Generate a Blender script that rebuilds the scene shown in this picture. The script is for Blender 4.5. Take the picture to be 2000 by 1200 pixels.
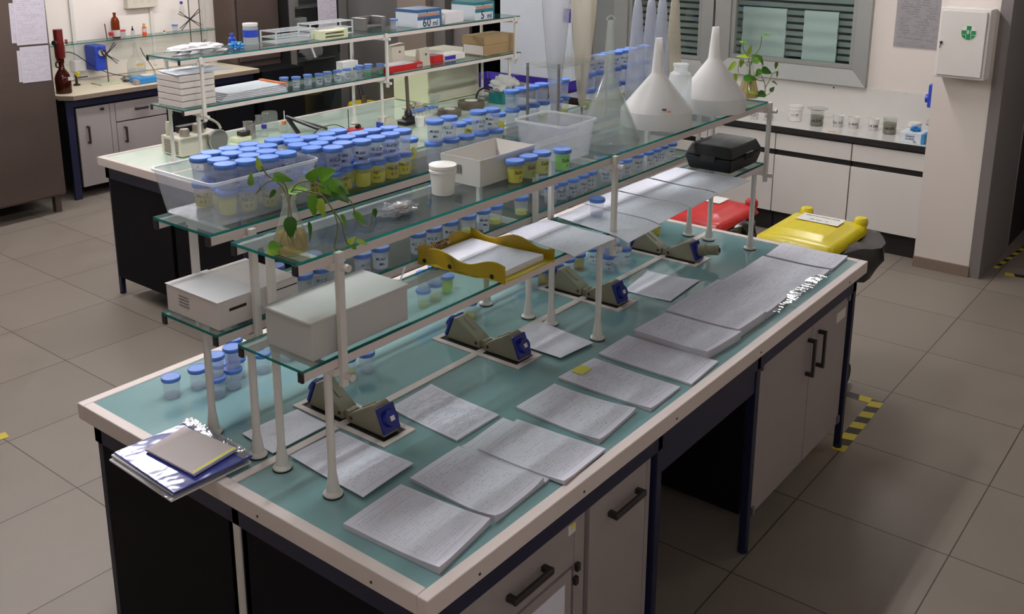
import bpy, math, random
from mathutils import Vector, Matrix, noise
random.seed(7)
for _o in list(bpy.data.objects): bpy.data.objects.remove(_o, do_unlink=True)
SC = bpy.context.scene
COL = SC.collection
PI = math.pi
# ---------------------------------------------------------------- camera
def set_camera():
    yaw, pitch, roll = 0.6651, -0.2525, 0.0033
    fw = Vector((math.cos(pitch)*math.cos(yaw), math.cos(pitch)*math.sin(yaw), math.sin(pitch)))
    rt = Vector((math.sin(yaw), -math.cos(yaw), 0)); up = rt.cross(fw)
    r2 = rt*math.cos(roll)+up*math.sin(roll); u2 = -rt*math.sin(roll)+up*math.cos(roll)
    M = Matrix(((r2.x, u2.x, -fw.x, -1.3821), (r2.y, u2.y, -fw.y, -1.3186), (r2.z, u2.z, -fw.z, 2.3958), (0, 0, 0, 1)))
    cd = bpy.data.cameras.new('camera'); c = bpy.data.objects.new('camera', cd); COL.objects.link(c)
    c.matrix_world = M
    cd.sensor_fit = 'HORIZONTAL'; cd.sensor_width = 36; cd.lens = 1944.954/2000*36
    cd.shift_x = 0; cd.shift_y = (324.92-600)/2000
    cd.clip_start = .05; cd.clip_end = 60
    SC.camera = c
set_camera()
# ---------------------------------------------------------------- world, exposure
W = bpy.data.worlds.new('world'); SC.world = W; W.use_nodes = True
W.node_tree.nodes['Background'].inputs[0].default_value = (.55, .62, .7, 1)
W.node_tree.nodes['Background'].inputs[1].default_value = .02
SC.view_settings.view_transform = 'Standard'; SC.view_settings.look = 'None'
SC.view_settings.exposure = 0.0; SC.view_settings.gamma = 1.0
SC.view_settings.use_curve_mapping = False
SC.cycles.transparent_max_bounces = 18; SC.cycles.max_bounces = 5; SC.cycles.diffuse_bounces = 3; SC.cycles.glossy_bounces = 2; SC.cycles.transmission_bounces = 4
SC.cycles.caustics_reflective = False; SC.cycles.caustics_refractive = False
SC.cycles.adaptive_threshold = .05; SC.cycles.sample_clamp_indirect = 4
LAMP_POWER = 78.0
# ceiling fittings: (x, y, length along x, length along y)
LAMPS = [(0.2, 1.15, 1.25, .16), (2.4, 1.15, 1.25, .16), (4.6, 1.15, 1.5, .16), (1.30, 3.98, 1.25, .16),
         (1.2, 5.7, 1.25, .16), (3.2, 5.7, 1.25, .16), (5.2, 5.6, 1.25, .16), (-1.7, -2.3, .75, .16), (5.0, -1.6, .45, .16)]
CEIL = 2.95
# ---------------------------------------------------------------- materials
def lin(c):
    return tuple(((v/255)/12.92 if v/255 <= .04045 else ((v/255+.055)/1.055)**2.4) for v in c)
MAT = {}
def newmat(name):
    m = bpy.data.materials.new(name); m.use_nodes = True; MAT[name] = m
    nt = m.node_tree
    for n in list(nt.nodes): nt.nodes.remove(n)
    out = nt.nodes.new('ShaderNodeOutputMaterial')
    return m, nt, out
def N(nt, typ, **kw):
    n = nt.nodes.new(typ)
    for k, v in kw.items():
        if k == 'op': n.operation = v
        elif k.startswith('i') and k[1:].isdigit(): n.inputs[int(k[1:])].default_value = v
        else: setattr(n, k, v)
    return n
def M(nt, op, a, b=None, c=None):
    n = nt.nodes.new('ShaderNodeMath'); n.operation = op
    for i, v in enumerate((a, b, c)):
        if v is None: continue
        if isinstance(v, (int, float)): n.inputs[i].default_value = v
        else: nt.links.new(v, n.inputs[i])
    return n.outputs[0]
def princ(nt, col, rough, metal=0., spec=.5, coat=0.):
    b = nt.nodes.new('ShaderNodeBsdfPrincipled')
    if isinstance(col, tuple): b.inputs['Base Color'].default_value = (*col, 1)
    else: nt.links.new(col, b.inputs['Base Color'])
    b.inputs['Roughness'].default_value = rough; b.inputs['Metallic'].default_value = metal
    b.inputs['Specular IOR Level'].default_value = spec; b.inputs['Coat Weight'].default_value = coat
    b.inputs['Coat Roughness'].default_value = .04
    return b
def solid(name, rgb, rough=.5, metal=0., spec=.5, coat=0., vary=.06, scale=9., bump=0., bscale=60.):
    """plain painted / plastic surface with slight procedural mottling"""
    m, nt, out = newmat(name); c = lin(rgb)
    tc = N(nt, 'ShaderNodeTexCoord'); nz = N(nt, 'ShaderNodeTexNoise'); nz.inputs['Scale'].default_value = scale
    nt.links.new(tc.outputs['Object'], nz.inputs['Vector'])
    mx = N(nt, 'ShaderNodeMix', data_type='RGBA')
    mx.inputs[6].default_value = (*[v*(1-vary) for v in c], 1); mx.inputs[7].default_value = (*[min(1, v*(1+vary)) for v in c], 1)
    nt.links.new(nz.outputs['Fac'], mx.inputs[0])
    b = princ(nt, mx.outputs[2], rough, metal, spec, coat)
    if bump:
        n2 = N(nt, 'ShaderNodeTexNoise'); n2.inputs['Scale'].default_value = bscale
        nt.links.new(tc.outputs['Object'], n2.inputs['Vector'])
        bp = N(nt, 'ShaderNodeBump'); bp.inputs['Strength'].default_value = bump; bp.inputs['Distance'].default_value = .004
        nt.links.new(n2.outputs['Fac'], bp.inputs['Height']); nt.links.new(bp.outputs[0], b.inputs['Normal'])
    nt.links.new(b.outputs[0], out.inputs[0]); return m
def clear(name, tint, body, alpha=.1, rough=.05, fres=1., ior=1.45, glow_bump=0., trans_tint=None):
    """see-through plastic or glass: transparent tint, a little body colour, fresnel reflection"""
    m, nt, out = newmat(name)
    tr = N(nt, 'ShaderNodeBsdfTransparent'); tr.inputs[0].default_value = (*lin(tint), 1)
    df = N(nt, 'ShaderNodeBsdfDiffuse'); df.inputs[0].default_value = (*lin(body), 1)
    tl = N(nt, 'ShaderNodeBsdfTranslucent'); tl.inputs[0].default_value = (*lin(body), 1)
    ms = N(nt, 'ShaderNodeMixShader'); ms.inputs[0].default_value = .5
    nt.links.new(df.outputs[0], ms.inputs[1]); nt.links.new(tl.outputs[0], ms.inputs[2])
    m1 = N(nt, 'ShaderNodeMixShader'); m1.inputs[0].default_value = alpha
    nt.links.new(tr.outputs[0], m1.inputs[1]); nt.links.new(ms.outputs[0], m1.inputs[2])
    gl = N(nt, 'ShaderNodeBsdfGlossy'); gl.inputs['Roughness'].default_value = rough
    lw = N(nt, 'ShaderNodeLayerWeight'); lw.inputs[0].default_value = .5; F0 = ((ior-1)/(ior+1))**2
    f = M(nt, 'MULTIPLY', M(nt, 'ADD', F0, M(nt, 'MULTIPLY', M(nt, 'POWER', lw.outputs['Facing'], 5.), 1-F0)), fres)
    m2 = N(nt, 'ShaderNodeMixShader'); nt.links.new(f, m2.inputs[0])
    nt.links.new(m1.outputs[0], m2.inputs[1]); nt.links.new(gl.outputs[0], m2.inputs[2])
    if glow_bump:
        tc = N(nt, 'ShaderNodeTexCoord'); n2 = N(nt, 'ShaderNodeTexNoise'); n2.inputs['Scale'].default_value = 28
        nt.links.new(tc.outputs['Object'], n2.inputs['Vector'])
        bp = N(nt, 'ShaderNodeBump'); bp.inputs['Strength'].default_value = glow_bump; bp.inputs['Distance'].default_value = .01
        nt.links.new(n2.outputs['Fac'], bp.inputs['Height']); nt.links.new(bp.outputs[0], gl.inputs['Normal'])
    nt.links.new(m2.outputs[0], out.inputs[0]); return m
def emis(name, rgb, s):
    m, nt, out = newmat(name); e = N(nt, 'ShaderNodeEmission'); e.inputs[0].default_value = (*lin(rgb), 1); e.inputs[1].default_value = s
    nt.links.new(e.outputs[0], out.inputs[0]); return m

def floor_mat():
    m, nt, out = newmat('floor_tile')
    tc = N(nt, 'ShaderNodeTexCoord'); sp = N(nt, 'ShaderNodeSeparateXYZ'); nt.links.new(tc.outputs['Object'], sp.inputs[0])
    T = .6104
    def line(o, off):
        f = M(nt, 'FRACT', M(nt, 'DIVIDE', M(nt, 'SUBTRACT', o, off-60*T), T))
        d = M(nt, 'MINIMUM', f, M(nt, 'SUBTRACT', 1., f))
        return M(nt, 'LESS_THAN', d, .0042)
    g = M(nt, 'MAXIMUM', line(sp.outputs[0], .4407), line(sp.outputs[1], .0224))
    def cell(o, off): return M(nt, 'FLOOR', M(nt, 'DIVIDE', M(nt, 'SUBTRACT', o, off-60*T), T))
    cv = N(nt, 'ShaderNodeCombineXYZ'); nt.links.new(cell(sp.outputs[0], .4407), cv.inputs[0]); nt.links.new(cell(sp.outputs[1], .0224), cv.inputs[1])
    wn = N(nt, 'ShaderNodeTexWhiteNoise'); nt.links.new(cv.outputs[0], wn.inputs['Vector'])
    nz = N(nt, 'ShaderNodeTexNoise'); nz.inputs['Scale'].default_value = 5; nz.inputs['Detail'].default_value = 6
    nt.links.new(tc.outputs['Object'], nz.inputs['Vector'])
    n3 = N(nt, 'ShaderNodeTexNoise'); n3.inputs['Scale'].default_value = 160; nt.links.new(tc.outputs['Object'], n3.inputs['Vector'])
    fac = M(nt, 'ADD', M(nt, 'ADD', M(nt, 'MULTIPLY', wn.outputs[0], .22), M(nt, 'MULTIPLY', nz.outputs[0], .45)), M(nt, 'MULTIPLY', n3.outputs[0], .35))
    mx = N(nt, 'ShaderNodeMix', data_type='RGBA'); nt.links.new(fac, mx.inputs[0])
    mx.inputs[6].default_value = (*lin((118, 109, 100)), 1); mx.inputs[7].default_value = (*lin((150, 140, 129)), 1)
    m2 = N(nt, 'ShaderNodeMix', data_type='RGBA'); nt.links.new(g, m2.inputs[0]); nt.links.new(mx.outputs[2], m2.inputs[6])
    m2.inputs[7].default_value = (*lin((66, 58, 52)), 1)
    b = princ(nt, m2.outputs[2], .42, 0, .45)
    nt.links.new(M(nt, 'ADD', .34, M(nt, 'MULTIPLY', nz.outputs[0], .22)), b.inputs['Roughness'])
    bp = N(nt, 'ShaderNodeBump'); bp.inputs['Strength'].default_value = .25; bp.inputs['Distance'].default_value = .003
    nt.links.new(M(nt, 'SUBTRACT', M(nt, 'MULTIPLY', n3.outputs[0], .15), g), bp.inputs['Height']); nt.links.new(bp.outputs[0], b.inputs['Normal'])
    nt.links.new(b.outputs[0], out.inputs[0]); return m
def print_mat(name, paper=(226, 227, 240), ink=(120, 122, 138), rows=30., dens=.46, table=True, rough=.55, seedscale=1.):
    """sheet of paper with a printed form, in UV space"""
    m, nt, out = newmat(name)
    uv = N(nt, 'ShaderNodeUVMap'); sp = N(nt, 'ShaderNodeSeparateXYZ'); nt.links.new(uv.outputs[0], sp.inputs[0])
    u, v = sp.outputs[0], sp.outputs[1]
    oi = N(nt, 'ShaderNodeObjectInfo')
    vr = M(nt, 'MULTIPLY', u, rows); rowf = M(nt, 'FRACT', vr); rowi = M(nt, 'FLOOR', vr)
    cv = N(nt, 'ShaderNodeCombineXYZ'); nt.links.new(rowi, cv.inputs[0]); nt.links.new(M(nt, 'MULTIPLY', v, 70.), cv.inputs[1])
    nt.links.new(M(nt, 'MULTIPLY', oi.outputs['Random'], 90.), cv.inputs[2])
    nz = N(nt, 'ShaderNodeTexNoise'); nz.inputs['Scale'].default_value = 1.; nz.inputs['Detail'].default_value = 2; nt.links.new(cv.outputs[0], nz.inputs['Vector'])
    c2 = N(nt, 'ShaderNodeCombineXYZ'); nt.links.new(M(nt, 'MULTIPLY', rowi, .7), c2.inputs[0]); nt.links.new(M(nt, 'MULTIPLY', v, 4.), c2.inputs[1])
    nt.links.new(M(nt, 'MULTIPLY', oi.outputs['Random'], 31.), c2.inputs[2])
    nb = N(nt, 'ShaderNodeTexNoise'); nb.inputs['Scale'].default_value = 1.; nt.links.new(c2.outputs[0], nb.inputs['Vector'])
    ink_f = M(nt, 'MULTIPLY', M(nt, 'GREATER_THAN', nz.outputs[0], 1-dens), M(nt, 'GREATER_THAN', nb.outputs[0], .47))
    band = M(nt, 'MULTIPLY', M(nt, 'GREATER_THAN', rowf, .3), M(nt, 'LESS_THAN', rowf, .72))
    ink_f = M(nt, 'MULTIPLY', ink_f, band)
    def near(o, p, w): return M(nt, 'LESS_THAN', M(nt, 'ABSOLUTE', M(nt, 'SUBTRACT', o, p)), w)
    def inside(o, a, b): return M(nt, 'MULTIPLY', M(nt, 'GREATER_THAN', o, a), M(nt, 'LESS_THAN', o, b))
    ins = M(nt, 'MULTIPLY', inside(u, .09, .92), inside(v, .07, .93))
    tot = M(nt, 'MULTIPLY', M(nt, 'MULTIPLY', ink_f, ins), .5)
    if table:
        ln = M(nt, 'MULTIPLY', M(nt, 'MAXIMUM', near(u, .07, .0028), near(u, .93, .0028)), inside(v, .06, .94))
        l2 = M(nt, 'MULTIPLY', M(nt, 'MAXIMUM', near(v, .06, .002), near(v, .94, .002)), inside(u, .07, .93))
        l3 = M(nt, 'MULTIPLY', M(nt, 'MAXIMUM', near(u, .42, .002), near(u, .2, .002)), inside(v, .3, .9))
        tot = M(nt, 'MAXIMUM', tot, M(nt, 'MULTIPLY', M(nt, 'MAXIMUM', M(nt, 'MAXIMUM', ln, l2), l3), .45))
    mx = N(nt, 'ShaderNodeMix', data_type='RGBA'); nt.links.new(tot, mx.inputs[0])
    mx.inputs[6].default_value = (*lin(paper), 1); mx.inputs[7].default_value = (*lin(ink), 1)
    b = princ(nt, mx.outputs[2], rough, 0, .3); nt.links.new(b.outputs[0], out.inputs[0]); return m
def edge_paper():
    m, nt, out = newmat('paper_edge')
    tc = N(nt, 'ShaderNodeTexCoord'); sp = N(nt, 'ShaderNodeSeparateXYZ'); nt.links.new(tc.outputs['Object'], sp.inputs[0])
    w = M(nt, 'SINE', M(nt, 'MULTIPLY', sp.outputs[2], 3500.))
    mx = N(nt, 'ShaderNodeMix', data_type='RGBA'); nt.links.new(M(nt, 'ADD', .5, M(nt, 'MULTIPLY', w, .4)), mx.inputs[0])
    mx.inputs[6].default_value = (*lin((170, 168, 178)), 1); mx.inputs[7].default_value = (*lin((222, 220, 228)), 1)
    b = princ(nt, mx.outputs[2], .7, 0, .2); nt.links.new(b.outputs[0], out.inputs[0])
def steel_mat(name, rgb, rough=.32):
    m, nt, out = newmat(name)
    tc = N(nt, 'ShaderNodeTexCoord'); mp = N(nt, 'ShaderNodeMapping'); mp.inputs['Scale'].default_value = (1.2, 1.2, 60)
    nt.links.new(tc.outputs['Object'], mp.inputs[0]); nz = N(nt, 'ShaderNodeTexNoise'); nz.inputs['Scale'].default_value = 6; nz.inputs['Detail'].default_value = 4
    nt.links.new(mp.outputs[0], nz.inputs['Vector'])
    n2 = N(nt, 'ShaderNodeTexNoise'); n2.inputs['Scale'].default_value = 2.2; nt.links.new(tc.outputs['Object'], n2.inputs['Vector'])
    c = lin(rgb); mx = N(nt, 'ShaderNodeMix', data_type='RGBA'); nt.links.new(nz.outputs[0], mx.inputs[0])
    mx.inputs[6].default_value = (*[v*.85 for v in c], 1); mx.inputs[7].default_value = (*[v*1.12 for v in c], 1)
    b = princ(nt, mx.outputs[2], rough, .65, .5)
    nt.links.new(M(nt, 'ADD', rough-.08, M(nt, 'MULTIPLY', n2.outputs[0], .25)), b.inputs['Roughness'])
    nt.links.new(b.outputs[0], out.inputs[0])
def stripe_mat():
    m, nt, out = newmat('hazard_stripe')
    tc = N(nt, 'ShaderNodeTexCoord'); sp = N(nt, 'ShaderNodeSeparateXYZ'); nt.links.new(tc.outputs['Generated'], sp.inputs[0])
    uv = N(nt, 'ShaderNodeUVMap'); s2 = N(nt, 'ShaderNodeSeparateXYZ'); nt.links.new(uv.outputs[0], s2.inputs[0])
    f = M(nt, 'FRACT', M(nt, 'ADD', s2.outputs[0], M(nt, 'MULTIPLY', s2.outputs[1], .12)))
    mx = N(nt, 'ShaderNodeMix', data_type='RGBA'); nt.links.new(M(nt, 'GREATER_THAN', f, .5), mx.inputs[0])
    mx.inputs[6].default_value = (*lin((214, 196, 60)), 1); mx.inputs[7].default_value = (*lin((48, 42, 40)), 1)
    b = princ(nt, mx.outputs[2], .45, 0, .4); nt.links.new(b.outputs[0], out.inputs[0])
floor_mat(); print_mat('form_print'); print_mat('photo_print', rows=38., dens=.56, ink=(95, 98, 112)); edge_paper()
print_mat('notice_print', paper=(226, 220, 214), ink=(104, 98, 104), rows=26., dens=.6, table=False)
print_mat('plain_sheet', paper=(230, 231, 242), ink=(150, 150, 165), rows=26., dens=.42, table=False)
print_mat('fridge_print', paper=(202, 196, 206), ink=(120, 110, 130), rows=26., dens=.5)
steel_mat('steel_fridge', (104, 90, 84), .38); steel_mat('steel_bright', (176, 170, 160), .28); steel_mat('steel_grey', (140, 138, 136), .35)
stripe_mat()
solid('wall_paint', (222, 214, 206), .85, spec=.2, vary=.02, scale=2, bump=.15, bscale=220)
solid('back_wall_paint', (236, 228, 220), .8, spec=.2, vary=.02, scale=2, bump=.1, bscale=220)
solid('ceiling_paint', (214, 210, 204), .9, spec=.1, vary=.03)
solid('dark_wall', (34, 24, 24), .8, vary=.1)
solid('dark_purple', (38, 30, 38), .6, vary=.1)
solid('skirting_stone', (128, 112, 98), .55, vary=.1, scale=40)
solid('rim_white', (220, 208, 202), .5, vary=.03)
solid('powder_white', (220, 216, 209), .42, vary=.03)
solid('navy', (22, 26, 58), .42, vary=.08)
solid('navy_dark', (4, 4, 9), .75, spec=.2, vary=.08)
solid('door_grey', (158, 150, 148), .55, vary=.03, bump=.08, bscale=300)
solid('door_grey_dark', (120, 114, 112), .6, vary=.03)
solid('black_plastic', (26, 25, 27), .4, vary=.08)
solid('black_case', (20, 20, 22), .55, vary=.1, bump=.1, bscale=400)
solid('rubber_black', (18, 17, 16), .7)
solid('handle_dark', (46, 42, 40), .35, vary=.06)
solid('lid_blue', (84, 126, 204), .42, vary=.04)
solid('marker_ink', (22, 22, 34), .6)
solid('socket_grey', (138, 133, 113), .45, vary=.06)
solid('socket_blue', (22, 36, 128), .3, vary=.05)
solid('socket_hole', (60, 40, 30), .6)
solid('tray_yellow', (168, 140, 14), .5, vary=.05)
solid('tray_floor', (198, 178, 40), .5, vary=.05)
solid('label_tan', (200, 168, 110), .6)
solid('white_plastic', (232, 230, 224), .35, vary=.02)
solid('white_paper', (226, 224, 226), .7, spec=.2, vary=.02)
solid('card_grey', (206, 196, 194), .7, spec=.2, vary=.03)
solid('cardboard', (166, 140, 104), .8, spec=.2, vary=.06)
solid('cardboard_light', (196, 176, 142), .8, spec=.2, vary=.05)
solid('folder_blue', (44, 60, 150), .12, spec=.7, coat=.5, vary=.1, bump=.9, bscale=13)
solid('bin_yellow', (222, 204, 40), .3, spec=.5, vary=.04)
solid('bin_red', (186, 36, 38), .35, spec=.5, vary=.06)
solid('liner_black', (26, 24, 26), .28, spec=.6, vary=.2, bump=.8, bscale=14)
solid('cabinet_white', (222, 218, 212), .5, vary=.02)
solid('gap_black', (22, 18, 18), .7)
solid('counter_white', (216, 214, 208), .12, spec=.6, coat=.5, vary=.03)
solid('wall_tile_white', (222, 216, 206), .15, spec=.6, coat=.4, vary=.02)
solid('aluminium', (158, 160, 156), .42, metal=.35, vary=.03)
solid('slat_grey', (150, 162, 158), .45, vary=.05)
solid('lit_patch_pale', (226, 236, 234), .6, vary=.04)  # pale colour stands in for light on the window
solid('worktop_beige', (226, 214, 188), .45, vary=.03)
solid('cream_enamel', (222, 224, 186), .4, vary=.02)
solid('cream_shade', (200, 196, 176), .45, vary=.03)
solid('device_beige', (208, 202, 186), .5, vary=.03)
solid('red_plastic', (190, 34, 40), .35, vary=.05)
solid('dark_red', (104, 26, 26), .3, vary=.08)
solid('bright_blue', (40, 70, 180), .4, vary=.05)
solid('sky_blue', (56, 140, 200), .35, vary=.05)
solid('purple_blue', (62, 40, 160), .4, vary=.05)
solid('orange_paint', (232, 120, 60), .5, vary=.05)
solid('orange_label', (236, 86, 40), .5)
solid('green_sign', (24, 130, 76), .5)
solid('sticker_yellow', (226, 220, 90), .6)
solid('box_blue', (52, 96, 140), .5)
solid('box_teal', (40, 120, 128), .5)
solid('box_white', (214, 222, 230), .55, vary=.02)
solid('dark_text', (40, 48, 72), .6)
solid('text_grey', (110, 106, 104), .6)
solid('leaf_green', (92, 148, 34), .4, spec=.4, vary=.35, scale=16)
solid('leaf_dark', (52, 104, 26), .4, spec=.4, vary=.3, scale=16)
solid('leaf_lime', (160, 190, 66), .4, spec=.4, vary=.25, scale=16)
solid('stem_green', (104, 112, 50), .5, vary=.2)
solid('stem_brown', (92, 72, 46), .6, vary=.25)
solid('soil_grey', (122, 112, 100), .9, vary=.3, scale=60)
solid('brown_device', (92, 82, 68), .5, vary=.1)
solid('teal_box', (22, 120, 122), .5)
solid('yellow_sign', (208, 190, 36), .5)
solid('wire_black', (20, 20, 22), .5)
solid('chrome', (190, 188, 184), .15, metal=.9)
def bench_top(name, rgb):
    m, nt, out = newmat(name)
    tc = N(nt, 'ShaderNodeTexCoord'); nz = N(nt, 'ShaderNodeTexNoise'); nz.inputs['Scale'].default_value = 3.5; nz.inputs['Detail'].default_value = 3
    nt.links.new(tc.outputs['Object'], nz.inputs['Vector'])
    c = lin(rgb); mx = N(nt, 'ShaderNodeMix', data_type='RGBA'); nt.links.new(nz.outputs[0], mx.inputs[0])
    mx.inputs[6].default_value = (*[v*.9 for v in c], 1); mx.inputs[7].default_value = (*[v*1.08 for v in c], 1)
    b = princ(nt, mx.outputs[2], .08, 0, .6, .6)
    nt.links.new(b.outputs[0], out.inputs[0])
bench_top('glass_top_teal', (130, 168, 170)); bench_top('glass_top_mint', (206, 228, 212))
clear('shelf_glass', (243, 250, 248), (190, 206, 206), .10, .02, 1., 1.5)
clear('glass_edge', (60, 150, 140), (40, 132, 124), .7, .1, .6)
clear('cup_plastic', (252, 252, 254), (236, 240, 248), .22, .22, .7)
clear('tub_plastic', (252, 252, 253), (222, 228, 240), .13, .18, .9)
clear('bag_plastic', (246, 247, 249), (226, 226, 230), .22, .08, 1.4, 1.5, .9)
clear('sleeve_plastic', (250, 250, 252), (228, 232, 240), .14, .08, 4., 1.5, .5)
clear('box_plastic', (249, 250, 251), (228, 232, 238), .22, .15, 1.1)
clear('flask_glass', (246, 249, 244), (222, 230, 222), .16, .03, 1.6)
clear('clear_glass', (249, 251, 249), (226, 232, 228), .09, .03, 1.1)
clear('clear_funnel', (246, 249, 247), (222, 226, 224), .17, .06, 1.1)
clear('frosted_plastic', (246, 246, 246), (253, 252, 250), .9, .3, .5)
clear('frosted_clear', (246, 249, 249), (236, 240, 242), .52, .3, .6)
clear('cone_plastic', (240, 242, 246), (206, 206, 208), .36, .15, .8)
clear('cone_blue', (240, 242, 248), (212, 216, 226), .36, .15, .8)
clear('cone_beige', (243, 240, 232), (210, 204, 188), .38, .15, .8)
clear('window_glass', (244, 250, 248), (140, 150, 150), .02, .01, 1.3, 1.5)
clear('amber_glass', (206, 130, 40), (130, 62, 16), .45, .05, 1.)
clear('dark_amber', (130, 60, 26), (84, 32, 16), .7, .05, 1.)
for nm, t, b, a in (('yellow', (253, 250, 120), (252, 248, 40), .88), ('olive', (250, 246, 130), (244, 236, 60), .8), ('pale', (246, 248, 190), (234, 236, 160), .6),
                    ('green', (216, 250, 190), (186, 244, 150), .65), ('emerald', (120, 214, 170), (90, 190, 140), .45), ('water', (246, 249, 252), (222, 230, 240), .14),
                    ('orange', (226, 170, 90), (200, 130, 60), .5), ('lime', (230, 250, 120), (214, 240, 50), .7), ('brown', (244, 232, 190), (190, 160, 80), .22), ('grey', (222, 218, 208), (176, 168, 154), .5)):
    clear('liquid_'+nm, t, b, a, .1, .5)
emis('lamp_light', (252, 248, 250), LAMP_POWER)
# ---------------------------------------------------------------- mesh builder
ORG = {}
class MB:
    def __init__(s): s.v = []; s.f = []; s.m = []; s.uv = {}; s.cur = 0
    def add(s, vs, fs, uvs=None):
        b = len(s.v); s.v += [Vector(p) for p in vs]
        for i, f in enumerate(fs):
            if uvs and uvs[i]: s.uv[len(s.f)] = uvs[i]
            s.f.append([b+k for k in f]); s.m.append(s.cur)
        return s
    def box(s, x0, x1, y0, y1, z0, z1):
        return s.add([(x0, y0, z0), (x1, y0, z0), (x1, y1, z0), (x0, y1, z0), (x0, y0, z1), (x1, y0, z1), (x1, y1, z1), (x0, y1, z1)],
                     [(0, 3, 2, 1), (4, 5, 6, 7), (0, 1, 5, 4), (1, 2, 6, 5), (2, 3, 7, 6), (3, 0, 4, 7)])
    def bar(s, p, q, w, h, up=(0, 0, 1)):
        p = Vector(p); q = Vector(q); d = (q-p).normalized(); u = Vector(up)
        if abs(d.dot(u)) > .95: u = Vector((1, 0, 0))
        sd = d.cross(u).normalized()*w/2; u2 = sd.cross(d).normalized()*h/2
        vs = [p-sd-u2, p+sd-u2, p+sd+u2, p-sd+u2, q-sd-u2, q+sd-u2, q+sd+u2, q-sd+u2]
        return s.add(vs, [(0, 1, 2, 3), (7, 6, 5, 4), (0, 4, 5, 1), (1, 5, 6, 2), (2, 6, 7, 3), (3, 7, 4, 0)])
    def cyl(s, p, q, r0, r1=None, n=16, cap0=True, cap1=True):
        r1 = r0 if r1 is None else r1; p = Vector(p); q = Vector(q); d = (q-p).normalized()
        u = Vector((0, 0, 1)) if abs(d.z) < .9 else Vector((1, 0, 0)); a = d.cross(u).normalized(); b = d.cross(a)
        vs = [p+(a*math.cos(t)+b*math.sin(t))*r0 for t in [2*PI*i/n for i in range(n)]]+[q+(a*math.cos(t)+b*math.sin(t))*r1 for t in [2*PI*i/n for i in range(n)]]
        fs = [(i, (i+1) % n, n+(i+1) % n, n+i) for i in range(n)]
        if cap0: fs.append(tuple(range(n-1, -1, -1)))
        if cap1: fs.append(tuple(range(n, 2*n)))
        return s.add(vs, fs)
    def lathe(s, prof, c=(0, 0, 0), n=28, rib=0., cap=True):
        c = Vector(c); vs = []; k = len(prof)
        for i in range(n):
            t = 2*PI*i/n
            for (r, z) in prof:
                rr = r*(1+(rib if i % 2 else 0)); vs.append(c+Vector((rr*math.cos(t), rr*math.sin(t), z)))
        fs = []
        for i in range(n):
            j = (i+1) % n
            for a in range(k-1): fs.append((i*k+a, j*k+a, j*k+a+1, i*k+a+1))
        if cap:
            if prof[0][0] > 0: fs.append(tuple(i*k for i in range(n-1, -1, -1)))
            if prof[-1][0] > 0: fs.append(tuple(i*k+k-1 for i in range(n)))
        return s.add(vs, fs)
    def tube(s, pts, r, n=8, r1=None):
        pts = [Vector(p) for p in pts]; L = len(pts); vs = []; u = None
        for i, p in enumerate(pts):
            d = (pts[min(i+1, L-1)]-pts[max(i-1, 0)]).normalized()
            if u is None: u = d.orthogonal().normalized()
            u = (u-d*u.dot(d)).normalized(); w = d.cross(u)
            rr = r if r1 is None else r+(r1-r)*i/(L-1)
            vs += [p+(u*math.cos(2*PI*k/n)+w*math.sin(2*PI*k/n))*rr for k in range(n)]
        fs = [(i*n+k, i*n+(k+1) % n, (i+1)*n+(k+1) % n, (i+1)*n+k) for i in range(L-1) for k in range(n)]
        fs += [tuple(range(n-1, -1, -1)), tuple(range((L-1)*n, L*n))]
        return s.add(vs, fs)
    def prism(s, poly, lo, hi, axis='z'):
        n = len(poly)
        def P(a, b, h): return {'z': (a, b, h), 'y': (a, h, b), 'x': (h, a, b)}[axis]
        vs = [P(a, b, lo) for a, b in poly]+[P(a, b, hi) for a, b in poly]
        fs = [(i, (i+1) % n, n+(i+1) % n, n+i) for i in range(n)]+[tuple(range(n-1, -1, -1)), tuple(range(n, 2*n))]
        return s.add(vs, fs)
    def mat(s, i): s.cur = i; return s
    def rot(s, a, c, start=0, axis='Z'):
        R = Matrix.Rotation(a, 3, axis); c = Vector(c)
        for i in range(start, len(s.v)): s.v[i] = R @ (s.v[i]-c)+c
        return s
    def build(s, name, mats, parent=None, smooth=True, bevel=0., origin=None, ang=35):
        if not isinstance(mats, (list, tuple)): mats = [mats]
        me = bpy.data.meshes.new(name)
        if parent is not None: o0 = ORG[parent.name]
        elif origin is not None: o0 = Vector(origin)
        else:
            xs = [v.x for v in s.v]; ys = [v.y for v in s.v]; zs = [v.z for v in s.v]
            o0 = Vector(((min(xs)+max(xs))/2, (min(ys)+max(ys))/2, min(zs)))
        me.from_pydata([tuple(v-o0) for v in s.v], [], s.f)
        for m in mats: me.materials.append(MAT[m])
        for p, mi in zip(me.polygons, s.m): p.material_index = mi; p.use_smooth = smooth
        if s.uv:
            ul = me.uv_layers.new(name='UVMap')
            for fi, uvs in s.uv.items():
                for li, c in zip(me.polygons[fi].loop_indices, uvs): ul.data[li].uv = c
        me.update()
        import bmesh
        bm = bmesh.new(); bm.from_mesh(me); bmesh.ops.recalc_face_normals(bm, faces=bm.faces)
        bm.to_mesh(me); bm.free()
        if smooth: me.set_sharp_from_angle(angle=math.radians(ang))
        o = bpy.data.objects.new(name, me); COL.objects.link(o)
        if parent is not None: o.parent = parent
        else: o.location = o0
        ORG[o.name] = o0
        if bevel:
            b = o.modifiers.new('bevel', 'BEVEL'); b.width = bevel; b.segments = 2; b.limit_method = 'ANGLE'; b.angle_limit = math.radians(50)
        return o
def tag(o, label=None, cat=None, group=None, kind=None):
    if label: o['label'] = label
    if cat: o['category'] = cat
    if group: o['group'] = group
    if kind: o['kind'] = kind
    return o
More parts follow.
